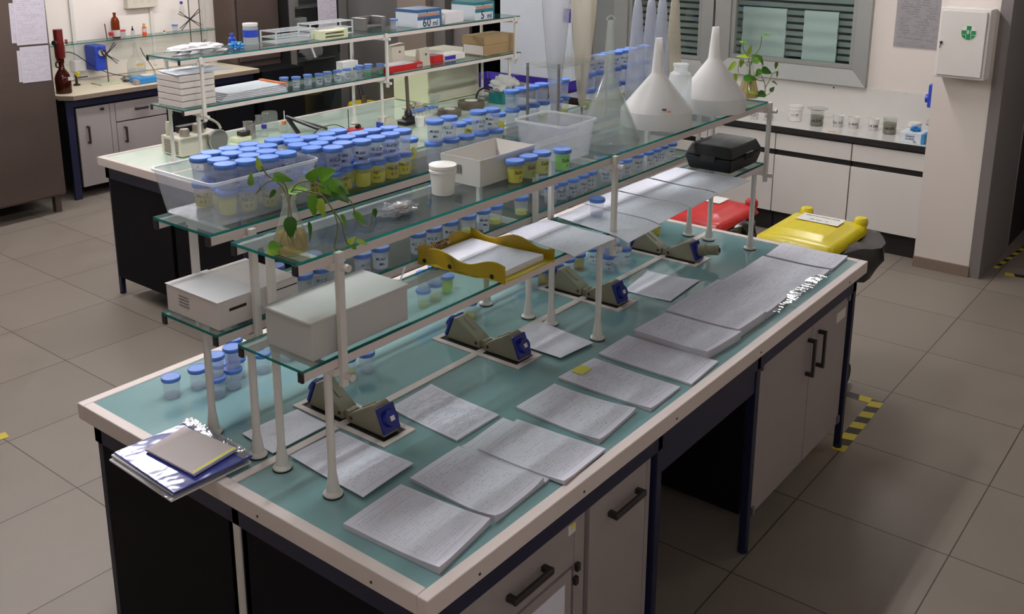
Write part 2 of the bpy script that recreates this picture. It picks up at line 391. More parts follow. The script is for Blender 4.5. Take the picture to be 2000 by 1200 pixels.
def thing(name, label, cat, loc, group=None):
    o = bpy.data.objects.new(name, None); o.empty_display_size = .05; COL.objects.link(o); o.location = loc; ORG[o.name] = Vector(loc)
    return tag(o, label, cat, group)
def struct(o, label=None): return tag(o, label, None, None, 'structure')
def bx(*a): return MB().box(*a)
def dup(root, loc, rz=0., label=None, group=None, scale=None):
    def cp(o, par):
        c = o.copy(); COL.objects.link(c)
        if par is not None: c.parent = par
        for ch in KIDS.get(o.name, ()): cp(ch, c)
        return c
    r = cp(root, None); r.location = loc; r.rotation_euler = (0, 0, rz)
    if scale: r.scale = scale
    if label: r['label'] = label
    if group: r['group'] = group
    return r
KIDS = {}
def reg(root):
    for o in bpy.data.objects:
        if o.parent is not None: KIDS.setdefault(o.parent.name, [])
    for o in bpy.data.objects:
        if o.parent is not None and o not in KIDS[o.parent.name]: KIDS[o.parent.name].append(o)
def reg_one(root, kids, subs=()):
    KIDS[root.name] = list(kids)
    for p, q in subs: KIDS.setdefault(p.name, []).append(q)
FONT = None
def text_mesh(txt, size, extrude=.0004, shear=0., bold=.012):
    """letters as plain geometry lying in x (along) and y (up), centred"""
    c = bpy.data.curves.new('t', 'FONT'); c.body = txt; c.size = size; c.extrude = extrude; c.align_x = 'CENTER'; c.align_y = 'CENTER'; c.resolution_u = 2; c.offset = bold*size; c.shear = shear
    o = bpy.data.objects.new('t', c); COL.objects.link(o)
    dg = bpy.context.evaluated_depsgraph_get(); me = bpy.data.meshes.new_from_object(o.evaluated_get(dg))
    vs = [v.co.copy() for v in me.vertices]; fs = [tuple(p.vertices) for p in me.polygons]
    bpy.data.objects.remove(o, do_unlink=True); bpy.data.curves.remove(c); bpy.data.meshes.remove(me)
    return vs, fs
def text_on(mb, txt, size, org, right, up, extrude=.0006, shear=0.):
    vs, fs = text_mesh(txt, size, extrude, shear); org = Vector(org); r = Vector(right).normalized(); u = Vector(up).normalized(); n = r.cross(u)
    mb.add([org+r*v.x+u*v.y+n*v.z for v in vs], fs); return mb
emis('slat_fill_glow', (215, 240, 240), 26.)  # emission of the added light that brightens the slats
# ================================================================ the room
def wall(name, b, m='wall_paint'): return struct(b.build(name, m, smooth=False))
XW = 6.15
wall('floor', bx(-3, 9, -3.2, 7.4, -.1, 0), 'floor_tile')
bpy.data.objects['floor'].location = (0, 0, 0)
_fl = bpy.data.objects['floor']
for v in _fl.data.vertices: v.co += Vector((3, 2.1, -.1))
wall('ceiling', bx(-3, 9, -3.2, 7.4, CEIL, CEIL+.1), 'ceiling_paint')
wall('wall_back', bx(-3, XW, 7.2, 7.35, 0, CEIL), 'back_wall_paint')
wall('wall_near', bx(-3.15, -3, -3.2, 7.35, 0, CEIL))
wall('wall_right', bx(-3, 9, -3.35, -3.2, 0, CEIL))
# wall with the windows, in pieces round the openings (x = 6.15)
b = MB(); b.box(XW, XW+.2, .1, 1.19, 0, CEIL); b.box(XW, XW+.2, 1.19, 3.5, 0, 1.11); b.box(XW, XW+.2, 3.5, 4.55, 0, CEIL); b.box(XW, XW+.2, 5.55, 7.2, 0, CEIL)
b.box(XW, XW+.2, 1.19, 3.5, 2.5, CEIL); b.box(XW, XW+.2, 4.55, 5.55, 2.1, CEIL)
wall('wall_far', b)
wall('wall_pillar', bx(5.5, 6.15, .165, .525, 0, CEIL))
wall('baseboard_pillar', bx(5.485, 5.5, .16, .525, 0, .075), 'skirting_stone')
struct(bx(5.497, 6.3, .095, .163, 0, CEIL).build('trim_1', 'door_grey_dark', smooth=False))
# passage beyond the pillar
wall('wall_passage', bx(8.2, 8.3, -3.2, .1, 0, CEIL), 'dark_wall')
wall('wall_passage_side', bx(6.3, 8.2, .1, .2, 0, CEIL), 'dark_wall')
wall('ceiling_passage', bx(5.7, 8.2, -3.2, .095, 2.2, 2.3), 'dark_wall')
struct(bx(5.72, 5.82, -3.2, .095, 2.05, CEIL).build('trim_2', 'dark_wall', smooth=False))
# dark doorway in the far wall
b = MB(); b.box(7.3, 7.35, 4.3, 5.8, 0, CEIL); b.box(XW+.2, 7.3, 4.45, 4.55, 0, CEIL); b.box(XW+.2, 7.3, 5.55, 5.65, 0, CEIL); b.box(XW+.2, 7.3, 4.55, 5.55, 2.1, 2.2)
struct(b.build('wall_doorway', 'dark_wall', smooth=False))
b = MB(); b.box(XW-.04, XW+.2, 5.42, 5.58, 0, 2.15); b.box(XW-.04, XW+.2, 4.5, 4.58, 0, 2.15); b.box(XW-.04, XW+.2, 4.5, 5.58, 2.1, 2.18)
d = struct(b.build('door_1', 'steel_grey', smooth=False, bevel=.004))
bx(XW+.08, XW+.12, 5.2, 5.42, 0, 2.1).build('door_leaf', 'door_grey_dark', d, smooth=False)
# ---- windows
def window(name, y0, y1, z0, z1, fr, label=None):
    b = MB(); X0, X1 = XW-.05, XW+.1
    def bev(ya, yb, za, zb, w):            # mitred splayed frame
        o = [(ya, za), (yb, za), (yb, zb), (ya, zb)]; i = [(ya+w, za+w), (yb-w, za+w), (yb-w, zb-w), (ya+w, zb-w)]
        vs = [(X0, *p) for p in o]+[(X0+.035, *p) for p in i]+[(X1, *p) for p in i]+[(X1, *p) for p in o]
        fs = []
        for k in range(4):
            j = (k+1) % 4
            fs += [(k, j, 4+j, 4+k), (4+k, 4+j, 8+j, 8+k), (12+k, 8+k, 8+j, 12+j), (k, 12+k, 12+j, j)]
        b.add(vs, fs)
    bev(y0, y1, z0, z1, fr)
    w = struct(b.build(name, 'aluminium', smooth=False))
    i = fr; b = MB(); s = .035
    for (a, c, e, f) in ((y0+i, y1-i, z0+i, z0+i+s), (y0+i, y1-i, z1-i-s, z1-i), (y0+i, y0+i+s, z0+i+s, z1-i-s), (y1-i-s, y1-i, z0+i+s, z1-i-s)):
        b.box(XW+.0, XW+.05, a, c, e, f)
    b.build('window_frame', 'aluminium', w, smooth=False, bevel=.003)
    bx(XW+.02, XW+.026, y0+i+s, y1-i-s, z0+i+s, z1-i-s).build('pane', 'window_glass', w, smooth=False)
    return w
window('window_1', 1.17, 2.44, 1.10, 2.5, .12)
window('window_2', 2.46, 3.42, 1.05, 2.5, .12)
b = MB()
b.box(XW-.03, XW, 3.42, 3.62, .75, CEIL); b.box(XW-.045, XW, 3.66, 3.72, .75, CEIL)
struct(b.build('trim_3', 'aluminium', smooth=False))
b = MB(); b.box(XW-.02, XW, 3.72, 4.5, .0, CEIL)
struct(b.build('trim_4', 'steel_grey', smooth=False))
# louvred shutters outside each window, seen through the panes
def shutter(y0, y1, label):
    t = thing('louvre_blind', label, 'blind', (XW+.3, (y0+y1)/2, 1.0), 'louvred blinds outside the windows')
    b = MB()
    for k in range(26):
        z = 1.03+k*.056; b.bar((XW+.30, y0, z), (XW+.30, y1, z), .004, .036, (.25, 0, 1))
    b.build('slats', 'slat_grey', t, smooth=False)
    b = MB(); b.box(XW+.27, XW+.33, y0-.03, y0, 1.0, 2.5); b.box(XW+.27, XW+.33, y1, y1+.03, 1.0, 2.5)
    b.build('rail', 'black_plastic', t, smooth=False)
shutter(1.15, 2.42, 'grey horizontal louvre blind behind the window beside the pillar')
shutter(2.48, 3.45, 'grey horizontal louvre blind behind the window nearer the white panel')
def lit_patch(y0, y1, z1, label):  # added board, its paleness paints a bright patch of light on the window
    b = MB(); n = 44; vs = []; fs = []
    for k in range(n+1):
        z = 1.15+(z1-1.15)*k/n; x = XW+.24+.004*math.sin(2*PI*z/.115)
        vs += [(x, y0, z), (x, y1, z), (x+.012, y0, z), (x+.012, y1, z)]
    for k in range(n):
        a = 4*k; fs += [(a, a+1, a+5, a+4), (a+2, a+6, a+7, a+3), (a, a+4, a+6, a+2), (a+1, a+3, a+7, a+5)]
    b.add(vs, fs); tag(b.build('painted_lit_patch', 'lit_patch_pale'), label, 'panel', 'added pale boards painting bright light on the right window')
lit_patch(1.95, 2.33, 1.62, 'added pale board painting bright light on the window above the trailing plant')
lit_patch(1.52, 1.80, 1.62, 'added pale board painting bright light on the window, nearer the pillar')
t = thing('slat_fill_light', 'added unseen strip light brightening the louvre blinds outside the windows', 'lamp', (XW+.17, 2.3, 2.52))  # added fill light, out of view, to brighten slats and pale boards
bx(XW+.15, XW+.19, 1.3, 3.4, 2.53, 2.56).build('housing', 'white_plastic', t, smooth=False)
MB().cyl((XW+.17, 1.35, 2.515), (XW+.17, 3.35, 2.515), .012, n=6).build('tube', 'slat_fill_glow', t)
struct(bx(XW+.6, XW+.65, .3, 4.4, 0, CEIL).build('wall_outside', 'dark_wall', smooth=False))
# ---- ceiling lamps
for i, (x, y, lx, ly) in enumerate(LAMPS):
    t = thing('ceiling_lamp', 'long white fluorescent ceiling fitting above the room', 'lamp', (x, y, CEIL-.09), 'fluorescent fittings on the ceiling')
    b = MB(); b.box(x-lx/2-.03, x+lx/2+.03, y-ly/2-.03, y+ly/2+.03, CEIL-.05, CEIL-.002)
    b.build('housing', 'white_plastic', t, smooth=False)
    b = MB()
    for s in (-1, 1): b.cyl((x-lx/2, y+s*.045, CEIL-.072), (x+lx/2, y+s*.045, CEIL-.072), .018, n=6)
    b.build('tube', 'lamp_light', t)
# ================================================================ lab bench (two benches back to back)
H = .90
def glass_bench(name, label, x0, x1, y0, y1, top, strip=True, legs=(), H=.9, gap=True):
    t = thing(name, label, 'bench', (x0, y0, 0)); r = .034; e = .004
    b = MB()
    b.box(x0, x1, y0, y0+r, H-.05, H+e); b.box(x0, x1, y1-r, y1, H-.05, H+e)
    b.box(x0, x0+r, y0+r, y1-r, H-.05, H+e); b.box(x1-r, x1, y0+r, y1-r, H-.05, H+e)
    b.build('rim', 'rim_white', t, smooth=False, bevel=.003)
    ym = (y0+y1)/2
    for a, c in ((y0+r, ym-.014), (ym+.014, y1-r)):
        bx(x0+r, x1-r, a, c, H-.04, H).build('glass_panel', top, t, smooth=False)
    if strip:
        bx(x0+r, x1-r, ym-.014, ym+.014, H-.05, H+.003).build('centre_strip', 'rim_white', t, smooth=False)
    b = MB(); b.box(x0+.03, x1-.03, y0+.03, y0+.07, H-.13, H-.05); b.box(x0+.03, x1-.03, y1-.07, y1-.03, H-.13, H-.05)
    b.box(x0+.03, x0+.07, y0+.03, y1-.03, H-.13, H-.05); b.box(x1-.07, x1-.03, y0+.03, y1-.03, H-.13, H-.05)
    b.build('apron', 'navy', t, smooth=False)
    for (lx, ly) in legs:
        b = MB(); b.box(lx, lx+.03, ly, ly+.03, .02, H-.05); b.cyl((lx+.015, ly+.015, 0), (lx+.015, ly+.015, .02), .02, n=12)
        b.build('leg', 'navy', t, smooth=False, bevel=.002)
    for (a, c) in ((y0+.06, ym-.02), (ym+.02, y1-.06)):
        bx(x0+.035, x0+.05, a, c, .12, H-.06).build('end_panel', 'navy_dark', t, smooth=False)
    return t
BX1, BY1 = 2.8365, 1.4836
bench = glass_bench('lab_bench', 'long double lab bench with teal glass top, white rim and navy legs', 0, BX1, 0, BY1, 'glass_top_teal',
    legs=[(.035, .03), (1.075, .03), (1.79, .03), (2.78, .03), (.035, 1.42), (2.78, 1.42), (1.3, 1.42), (2.78, .72), (.035, .70), (.035, .752)])
b = MB(); b.box(.03, .045, .727, .755, .05, H-.05); b.build('gap_strip', 'powder_white', bench, smooth=False)
for x in (.18, .62, 1.13, 1.74, 2.62): MB().cyl((x, -.0015, .87), (x, .004, .87), .004, n=8).build('screw', 'handle_dark', bench)
for y in (.18, .6, 1.0): MB().cyl((-.0015, y, .87), (.004, y, .87), .004, n=8).build('screw', 'handle_dark', bench)
b = MB(); b.box(1.105, 1.79, .035, .06, .68, .85); b.build('knee_apron', 'navy', bench, smooth=False)
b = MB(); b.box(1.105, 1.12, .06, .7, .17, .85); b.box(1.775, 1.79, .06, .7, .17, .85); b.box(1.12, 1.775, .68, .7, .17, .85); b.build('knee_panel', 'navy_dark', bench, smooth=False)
def handle_h(par, x0, x1, y, z):            # horizontal bow handle standing off the front (towards -y)
    b = MB(); b.box(x0, x0+.018, y-.03, y, z-.009, z+.009); b.box(x1-.018, x1, y-.03, y, z-.009, z+.009); b.box(x0, x1, y-.034, y-.022, z-.01, z+.01)
    return b.build('handle', 'handle_dark', par, smooth=False, bevel=.003)
def handle_v(par, x, y, z0, z1):
    b = MB(); b.box(x-.008, x+.008, y-.03, y, z0, z0+.016); b.box(x-.008, x+.008, y-.03, y, z1-.016, z1); b.box(x-.009, x+.009, y-.036, y-.024, z0, z1)
    return b.build('handle', 'handle_dark', par, smooth=False, bevel=.003)
Y = .045
c = thing('base_cabinet', 'grey base cabinet under the near bench corner with drawer and paper-covered door', 'cabinet', (.4, .3, .12))
bx(.08, .70, Y+.02, .68, .12, .765).build('body', 'door_grey_dark', c, smooth=False)
d = bx(.10, .645, Y, Y+.018, .61, .765).build('drawer', 'door_grey', c, smooth=False, bevel=.002); handle_h(d, .335, .505, Y, .685)
d = bx(.10, .635, Y, Y+.018, .12, .60).build('door', 'door_grey', c, smooth=False, bevel=.002)
bx(.30, .60, Y-.002, Y-.0005, .14, .57).build('notice', 'plain_sheet', d, smooth=False)
b = MB(); b.box(.648, .698, Y+.002, Y+.018, .12, .765); b.build('frame_post', 'door_grey', c, smooth=False)
b = MB(); b.box(.648, .664, Y-.012, Y, .585, .61); b.box(.640, .656, Y-.012, Y, .62-.075, .57); b.build('hinge', 'handle_dark', c, smooth=False, bevel=.002)
b = MB(); b.box(.614, .648, Y-.001, Y-.0002, .715, .745); b.build('sticker', 'white_paper', d, smooth=False)
b = MB(); b.box(.628, .645, Y-.0016, Y-.0011, .728, .745); b.build('sticker_tab', 'sticker_yellow', d, smooth=False)
c = thing('narrow_cabinet', 'narrow grey single-door cabinet beside the knee space', 'cabinet', (.88, .3, .12))
bx(.715, 1.07, Y+.02, .68, .12, .80).build('body', 'door_grey_dark', c, smooth=False)
d = bx(.722, 1.035, Y, Y+.018, .12, .795).build('door', 'door_grey', c, smooth=False, bevel=.002); handle_h(d, .815, .985, Y, .68)
bx(1.04, 1.062, Y+.002, Y+.018, .12, .795).build('frame_post', 'door_grey', c, smooth=False)
c = thing('double_cabinet', 'grey two-door cabinet at the far end of the bench', 'cabinet', (2.3, .3, .13))
bx(1.85, 2.77, Y+.02, .68, .14, .785).build('body', 'door_grey_dark', c, smooth=False)
d = bx(1.86, 2.352, Y, Y+.018, .13, .775).build('door', 'door_grey', c, smooth=False, bevel=.002); handle_v(d, 2.315, Y, .545, .71)
d = bx(2.358, 2.765, Y, Y+.018, .13, .775).build('door', 'door_grey', c, smooth=False, bevel=.002); handle_v(d, 2.425, Y, .545, .71)
bx(2.63, 2.735, Y-.001, Y-.0002, .665, .71).build('name_sticker', 'notice_print', d, smooth=False)
b = MB()
for x, z in ((1.865, .76), (2.755, .755), (2.755, .16), (1.865, .15)): b.box(x-.01, x+.01, Y-.01, Y+.01, z-.02, z+.015)
b.build('hinge', 'steel_grey', c, smooth=False, bevel=.002)
# far-side cabinets of the bench (seen only as the dark underside)
c = thing('rear_cabinet', 'grey cabinet on the far long side of the bench', 'cabinet', (1.4, 1.1, .12))
bx(.1, 2.7, .80, 1.43, .12, .80).build('body', 'door_grey_dark', c, smooth=False)
# ================================================================ shelving racks
Z1, Z2 = 1.309, 1.586
def rack(name, label, X0, X1, posts, ya, yb, side, z1, z2, base, panes):
    """side=-1: uprights on the low-y face; ya/yb glass edges; base z of the feet"""
    t = thing(name, label, 'shelf rack', (posts[0], (ya+yb)/2, base)); s = side
    fr, bk = (ya, yb) if s < 0 else (yb, ya)          # front, back y of the shelf
    yf = fr-s*.037; ybk = bk+s*.008                      # leg rows
    for x in posts:
        for y in (yf, ybk):
            b = MB(); b.lathe([(.026, 0), (.027, .004), (.024, .008), (.0185, .012), (.0165, .03), (.013, .055), (.011, .07), (.011, z1-base-.05)], (x, y, base+.0035), 20)
            l = b.build('leg', 'powder_white', t)
            MB().lathe([(.0275, 0), (.0275, .0035)], (x, y, base+.0002), 20).build('foot_pad', 'rubber_black', l)
    for x in posts:
        for k, z in enumerate((z1-.06, z2-.055)):
            b = MB(); b.box(x-.010, x+.010, min(fr, bk)-.004, max(fr, bk)+.004, z+.006, z+.026)
            b.build('cross_bar', 'powder_white', t, smooth=False, bevel=.0015)
    for z in (z1, z2):
        for y in (fr-s*.009, bk+s*.009):
            b = MB(); b.box(X0+.004, X1-.002, y-.008, y+.008, z-.033, z-.0085)
            r = b.build('rail', 'rim_white', t, smooth=False, bevel=.0015)
            MB().box(X0-.001, X0+.006, y-.0092, y+.0092, z-.0345, z-.0075).build('end_cap', 'black_plastic', r, smooth=False, bevel=.0015)
    for x in posts:
        for y, top in ((fr+s*.008, z2-.003), (bk-s*.010, z2-.012)):
            b = MB(); b.box(x+.004, x+.024, y-.008, y+.008, z1-.085, top)
            u = b.build('upright', 'powder_white', t, smooth=False, bevel=.0015)
            if (y-(fr+bk)/2)*s > 0:
                for z in (z1-.055, z2-.04):
                    k = MB(); k.cyl((x+.016, y+s*.006, z), (x+.016, y+s*.033, z), .0095, n=14, cap1=False); k.cyl((x+.016, y+s*.033, z), (x+.016, y+s*.031, z), .0095, .005, n=14)
                    kk = k.build('clamp_stub', 'powder_white', u)
                    MB().cyl((x+.016, y+s*.030, z), (x+.016, y+s*.0315, z), .0052, n=12).build('bore', 'socket_hole', u)
    for z in (z1, z2):
        for a, c in panes:
            g = MB(); g.box(a, c, ya, yb, z-.008, z)
            g.m = [0, 0, 1, 1, 1, 1]
            o = g.build('glass_shelf', ['shelf_glass', 'glass_edge'], t, smooth=False)
            o.data.polygons.foreach_set('material_index', [1 if abs(p.normal.z) < .5 else 0 for p in o.data.polygons])
    return t
PX = (.157, 1.416, 2.671)
rack('shelf_rack', 'white two-tier glass shelf rack on the near half of the teal bench, carrying the funnels', .046, 2.68, PX, .446, .697, -1, Z1, Z2, H, ((.046, 1.427), (1.43, 2.68)))
rack('shelf_rack', 'white two-tier glass shelf rack on the far half of the teal bench, crowded with cups', .046, 2.68, PX, .787, 1.038, 1, Z1, Z2, H, ((.046, 1.427), (1.43, 2.68)))
# ================================================================ second island
IX0, IX1, IY0, IY1 = 1.74, 5.0, 2.98, 4.40
isl = glass_bench('lab_island', 'second lab bench with pale mint glass top near the back wall', IX0, IX1, IY0, IY1, 'glass_top_mint',
    legs=[(IX0+.04, IY1-.07), (IX0+.04, IY0+.04), (3.3, IY1-.07), (IX1-.08, IY1-.07), (IX1-.08, IY0+.04), (3.3, IY0+.04)])
c = thing('island_cabinet', 'dark navy cabinet block under the mint-topped bench', 'cabinet', (3, 3.7, .12))
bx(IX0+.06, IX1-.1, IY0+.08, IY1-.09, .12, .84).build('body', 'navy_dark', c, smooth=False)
rack('shelf_rack', 'white two-tier glass shelf rack on the mint-topped bench at the back', 1.83, 4.95, (1.95, 3.43, 4.86), 3.57, 3.90, -1, 1.285, 1.575, H, ((1.83, 3.44), (3.445, 4.95)))
# ================================================================ socket outlets let into the bench
def socket(i, x0, x1, y0, y1, plug=False, label=''):
    xc = (x0+x1)/2; z = H; t = thing('bench_socket', label, 'power socket', (xc, .745, z), 'tilted double sockets down the bench centre')
    b = MB(); f = .02; zz = z+.0045
    b.box(x0, x1, y0, y0+f, z, zz+.001); b.box(x0, x1, y1-f, y1, z, zz+.001); b.box(x0, x0+f, y0+f, y1-f, z, zz+.001); b.box(x1-f, x1, y0+f, y1-f, z, zz+.001)
    b.build('plate_frame', 'rim_white', t, smooth=False, bevel=.001)
    bx(x0+f, x1-f, y0+f, y1-f, z+.0002, z+.002).build('recess', 'rubber_black', t, smooth=False)
    w = .030
    for s in (-1, 1):
        Yc = .745; P = lambda d, h: (Yc+s*d, z+h)
        prof = [P(.012, .004), P(.012, .030), P(.03, .042), P(.115, .094), P(.130, .088), P(.165, .004)]
        b = MB(); b.prism(prof, xc-w, xc+w, 'x'); hs = b.build('housing', 'socket_grey', t, smooth=False, bevel=.004)
        b = MB(); b.bar((xc, Yc+s*.05, z+.056), (xc, Yc+s*.10, z+.086), .012, .004); b.build('latch', 'socket_grey', hs, smooth=False, bevel=.001)
        b = MB(); b.cyl((xc-w-.001, Yc+s*.026, z+.022), (xc-w+.002, Yc+s*.026, z+.022), .006, n=12); b.build('screw', 'socket_hole', hs)
        n = Vector((0, s*.084, .035)).normalized(); fy = Yc+s*.152; fz = z+.052
        c = Vector((xc, fy, fz)); up = Vector((1, 0, 0)).cross(n).normalized()
        b = MB(); b.bar(c-up*.040, c+up*.040, .066, .012, n); fc = b.build('face_plate', 'socket_blue', t, smooth=False, bevel=.003)
        b = MB(); b.cyl(c+n*.004, c+n*.020, .027, .024, n=24); b.build('cover', 'socket_blue', fc)
        b = MB(); b.bar(c+n*.02-up*.006, c+n*.02+up*.008, .016, .002, n); b.build('tag', 'white_plastic', fc, smooth=False)
        if plug and s < 0:
            b = MB(); b.lathe([(0, 0), (.026, 0), (.026, .03), (.022, .035), (.022, .085), (.012, .088), (.012, .07)], (0, 0, 0), 20, rib=.03)
            q = Vector((0, 0, 1)).rotation_difference(Vector((.25, -.9, .12)).normalized()).to_matrix()
            b.v = [q @ v+c+n*.01 for v in b.v]; b.build('plug', 'socket_grey', t)
            b = MB(); e = c+Vector((.25, -.9, .12)).normalized()*.1; b.cyl(e, e+Vector((.25, -.9, .12)).normalized()*.002, .011, n=14); b.build('plug_mouth', 'socket_hole', t)
    b = MB(); b.box(xc-.02, xc+.02, .733, .757, z+.004, z+.034); b.build('bridge', 'socket_grey', t, smooth=False, bevel=.004)
socket(0, .405, .537, .545, .945, label='tilted grey and blue double socket nearest the folders')
socket(1, 1.04, 1.18, .555, .945, label='tilted grey and blue double socket behind the loose sheet, next to the nearest one')
socket(2, 1.67, 1.81, .555, .945, label='tilted grey and blue double socket beside the middle feet of the rack')
socket(3, 2.30, 2.44, .56, .945, plug=True, label='double socket with a grey plug in it, farthest along the bench')
# ================================================================ paper
def sheet_stack(name, label, c, z, th, m='form_print', curl=0., cat='paper', group=None, lift=(0, 0, 0, 0), side='paper_edge', droop=None):
    """c: four corners (x,y): far-left, far-right, near-right, near-left; rows stacked from c0c1 to c3c2"""
    nu, nv = 12, 8; b = MB(); g = []; rnd = random.Random(hash(label) % 1000 if False else len(label))
    P = [Vector((*p, 0)) for p in c]
    def pt(u, v):
        a = P[0].lerp(P[1], v); d = P[3].lerp(P[2], v); q = a.lerp(d, u)
        h = curl*(math.cos(2*PI*u)*.5+.5)*(.6+.4*math.sin(3*v))
        h += lift[0]*max(0, 1-3*(u+v))**2+lift[1]*max(0, 1-3*(u+1-v))**2+lift[2]*max(0, 1-3*(1-u+1-v))**2+lift[3]*max(0, 1-3*(1-u+v))**2
        if droop and u > droop[0]: h -= droop[1]*((u-droop[0])/(1-droop[0]))**1.6
        return q, max(h, 0) if not droop else h
    vs = []; top = []
    for i in range(nu+1):
        for j in range(nv+1):
            q, h = pt(i/nu, j/nv); vs.append((q.x, q.y, z+th+h))
    k = (nu+1)*(nv+1)
    for i in range(nu+1):
        for j in range(nv+1):
            q, h = pt(i/nu, j/nv); vs.append((q.x, q.y, z+(h if th < .003 or droop else min(h, .0))))
    fs = []; uvs = []
    for i in range(nu):
        for j in range(nv):
            a = i*(nv+1)+j; fs.append((a, a+1, a+nv+2, a+nv+1)); uvs.append([(i/nu, j/nv), (i/nu, (j+1)/nv), ((i+1)/nu, (j+1)/nv), ((i+1)/nu, j/nv)])
            top.append(0)
    ntop = len(fs)
    for i in range(nu):
        for j in range(nv):
            a = k+i*(nv+1)+j; fs.append((a, a+nv+1, a+nv+2, a+1)); uvs.append([(0, 0)]*4); top.append(1)
    def wallf(a, b2):
        fs.append((a, a+k, b2+k, b2)); uvs.append([(0, 0)]*4); top.append(1)
    for j in range(nv): wallf(j, j+1); wallf(nu*(nv+1)+j+1, nu*(nv+1)+j)
    for i in range(nu): wallf((i+1)*(nv+1), i*(nv+1)); wallf(i*(nv+1)+nv, (i+1)*(nv+1)+nv)
    b.add(vs, fs, uvs); b.m = top
    return tag(b.build(name, [m, side]), label, cat, group)
GP = 'printed forms laid out on the near half of the bench'
e = H+.001
sheet_stack('paper_stack', 'thick stack of printed forms at the nearest corner of the bench', [(.072, .352), (.287, .362), (.312, .075), (.088, .045)], e, .013, curl=.003, group=GP, lift=(0, 0, .004, .006))
sheet_stack('paper_stack', 'stack of printed forms with upturned corners, second from the nearest bench corner', [(.33, .370), (.535, .375), (.541, .078), (.322, .068)], e, .007, curl=.005, group=GP, lift=(0, 0, .012, .014))
sheet_stack('paper_stack', 'stack of forms lying under the shifted top stack, third along the near bench edge', [(.536, .367), (.748, .384), (.752, .09), (.545, .075)], e, .004, curl=.003, group=GP, lift=(.006, 0, 0, 0))
sheet_stack('paper_stack', 'shifted stack of forms over another, overhanging the white rim beside the narrow cabinet', [(.556, .322), (.760, .338), (.782, .037), (.566, .029)], e+.0045, .005, curl=.003, group=GP, lift=(0, 0, .0, .006))
sheet_stack('paper_stack', 'single neat stack of forms between the shifted stack and the one with a yellow tab', [(.822, .392), (1.016, .386), (1.038, .092), (.808, .075)], e, .006, curl=.004, group=GP, lift=(0, .004, .006, .008))
o = sheet_stack('paper_stack', 'stack of forms with a yellow sticky tab on its corner', [(1.068, .408), (1.262, .395), (1.258, .06), (1.066, .057)], e, .006, curl=.003, group=GP, lift=(0, .0, 0, .006))
b = MB(); b.box(1.125, 1.185, .352, .398, e+.0108, e+.0112); b.build('sticky_tab', 'sticker_yellow', o, smooth=False)
sheet_stack('paper_stack', 'flat stack of forms just before the long overlapped row', [(1.303, .404), (1.494, .406), (1.505, .05), (1.297, .041)], e, .006, curl=.003, group=GP)
lab = ['tall stack of forms at the near end of the overlapped row', 'stack of forms overlapping the tall one, second in the row', 'stack of forms third in the overlapped row', 'stack of forms fourth in the overlapped row, by the shiny sleeve',
       'stack of forms fifth in the overlapped row', 'last stack of forms at the far end of the overlapped row']
xs = (1.515, 1.733, 1.951, 2.167, 2.383, 2.608); hs = (.028, .030, .024, .012, .008, .008)
for i, x in enumerate(xs):
    r = ((i*37) % 11-5)*.0014
    sheet_stack('paper_stack', lab[i], [(x+r, .388-.002*i), (x+.212+r, .385+r), (x+.214, .082+r), (x+r*2, .085-r)], e, hs[i]+(.0025 if i in (1,) else 0), curl=.002, group=GP, lift=(0, 0, .004, .004))
# crinkled clear sleeve catching the light along the bench edge
b = MB(); n = 80; vs = []; fs = []
for i in range(n+1):
    x = 2.0+.50*i/n; wv = .0021*math.sin(x*118)+.0012*math.sin(x*211+1)
    for j, y in enumerate((.104, .088, .072, .056)): vs.append((x, y+.004*math.sin(x*37), e+.0165+wv+.0004*math.sin(j*2+x*60)))
for i in range(n):
    for j in range(3): a = i*4+j; fs.append((a, a+1, a+5, a+4))
b.add(vs, fs); o = b.build('plastic_sleeve', 'sleeve_plastic'); o.location.z += .004
tag(o, 'crinkled clear plastic sleeve edge shining beside the overlapped forms', 'plastic sleeve')
sheet_stack('loose_sheet', 'single printed sheet between the two farther sockets', [(1.870, .652), (2.12, .692), (2.165, .468), (1.885, .45)], e, .001, 'plain_sheet', curl=.004, lift=(0, .004, 0, 0))
sheet_stack('loose_sheet', 'single printed sheet beside the second socket, under the yellow tray', [(1.195, .740), (1.40, .725), (1.366, .465), (1.19, .485)], e+.0055, .001, 'plain_sheet', curl=.003)
sheet_stack('loose_sheets', 'two photo-printed sheets beside the nearest socket on the open bench', [(.578, .695), (.772, .700), (.755, .404), (.560, .405)], e, .003, 'photo_print', curl=.004, lift=(.004, .003, 0, 0))
sheet_stack('loose_sheets', 'printed sheets lying round the nearest front foot of the rack', [(.205, .716), (.383, .708), (.392, .416), (.190, .405)], e+.003, .002, 'form_print', curl=.004)
sheet_stack('loose_sheet', 'single sheet lying along the centre strip behind the nearest socket', [(.20, .925), (.396, .912), (.392, .765), (.185, .765)], e+.003, .001, 'plain_sheet', curl=.002)
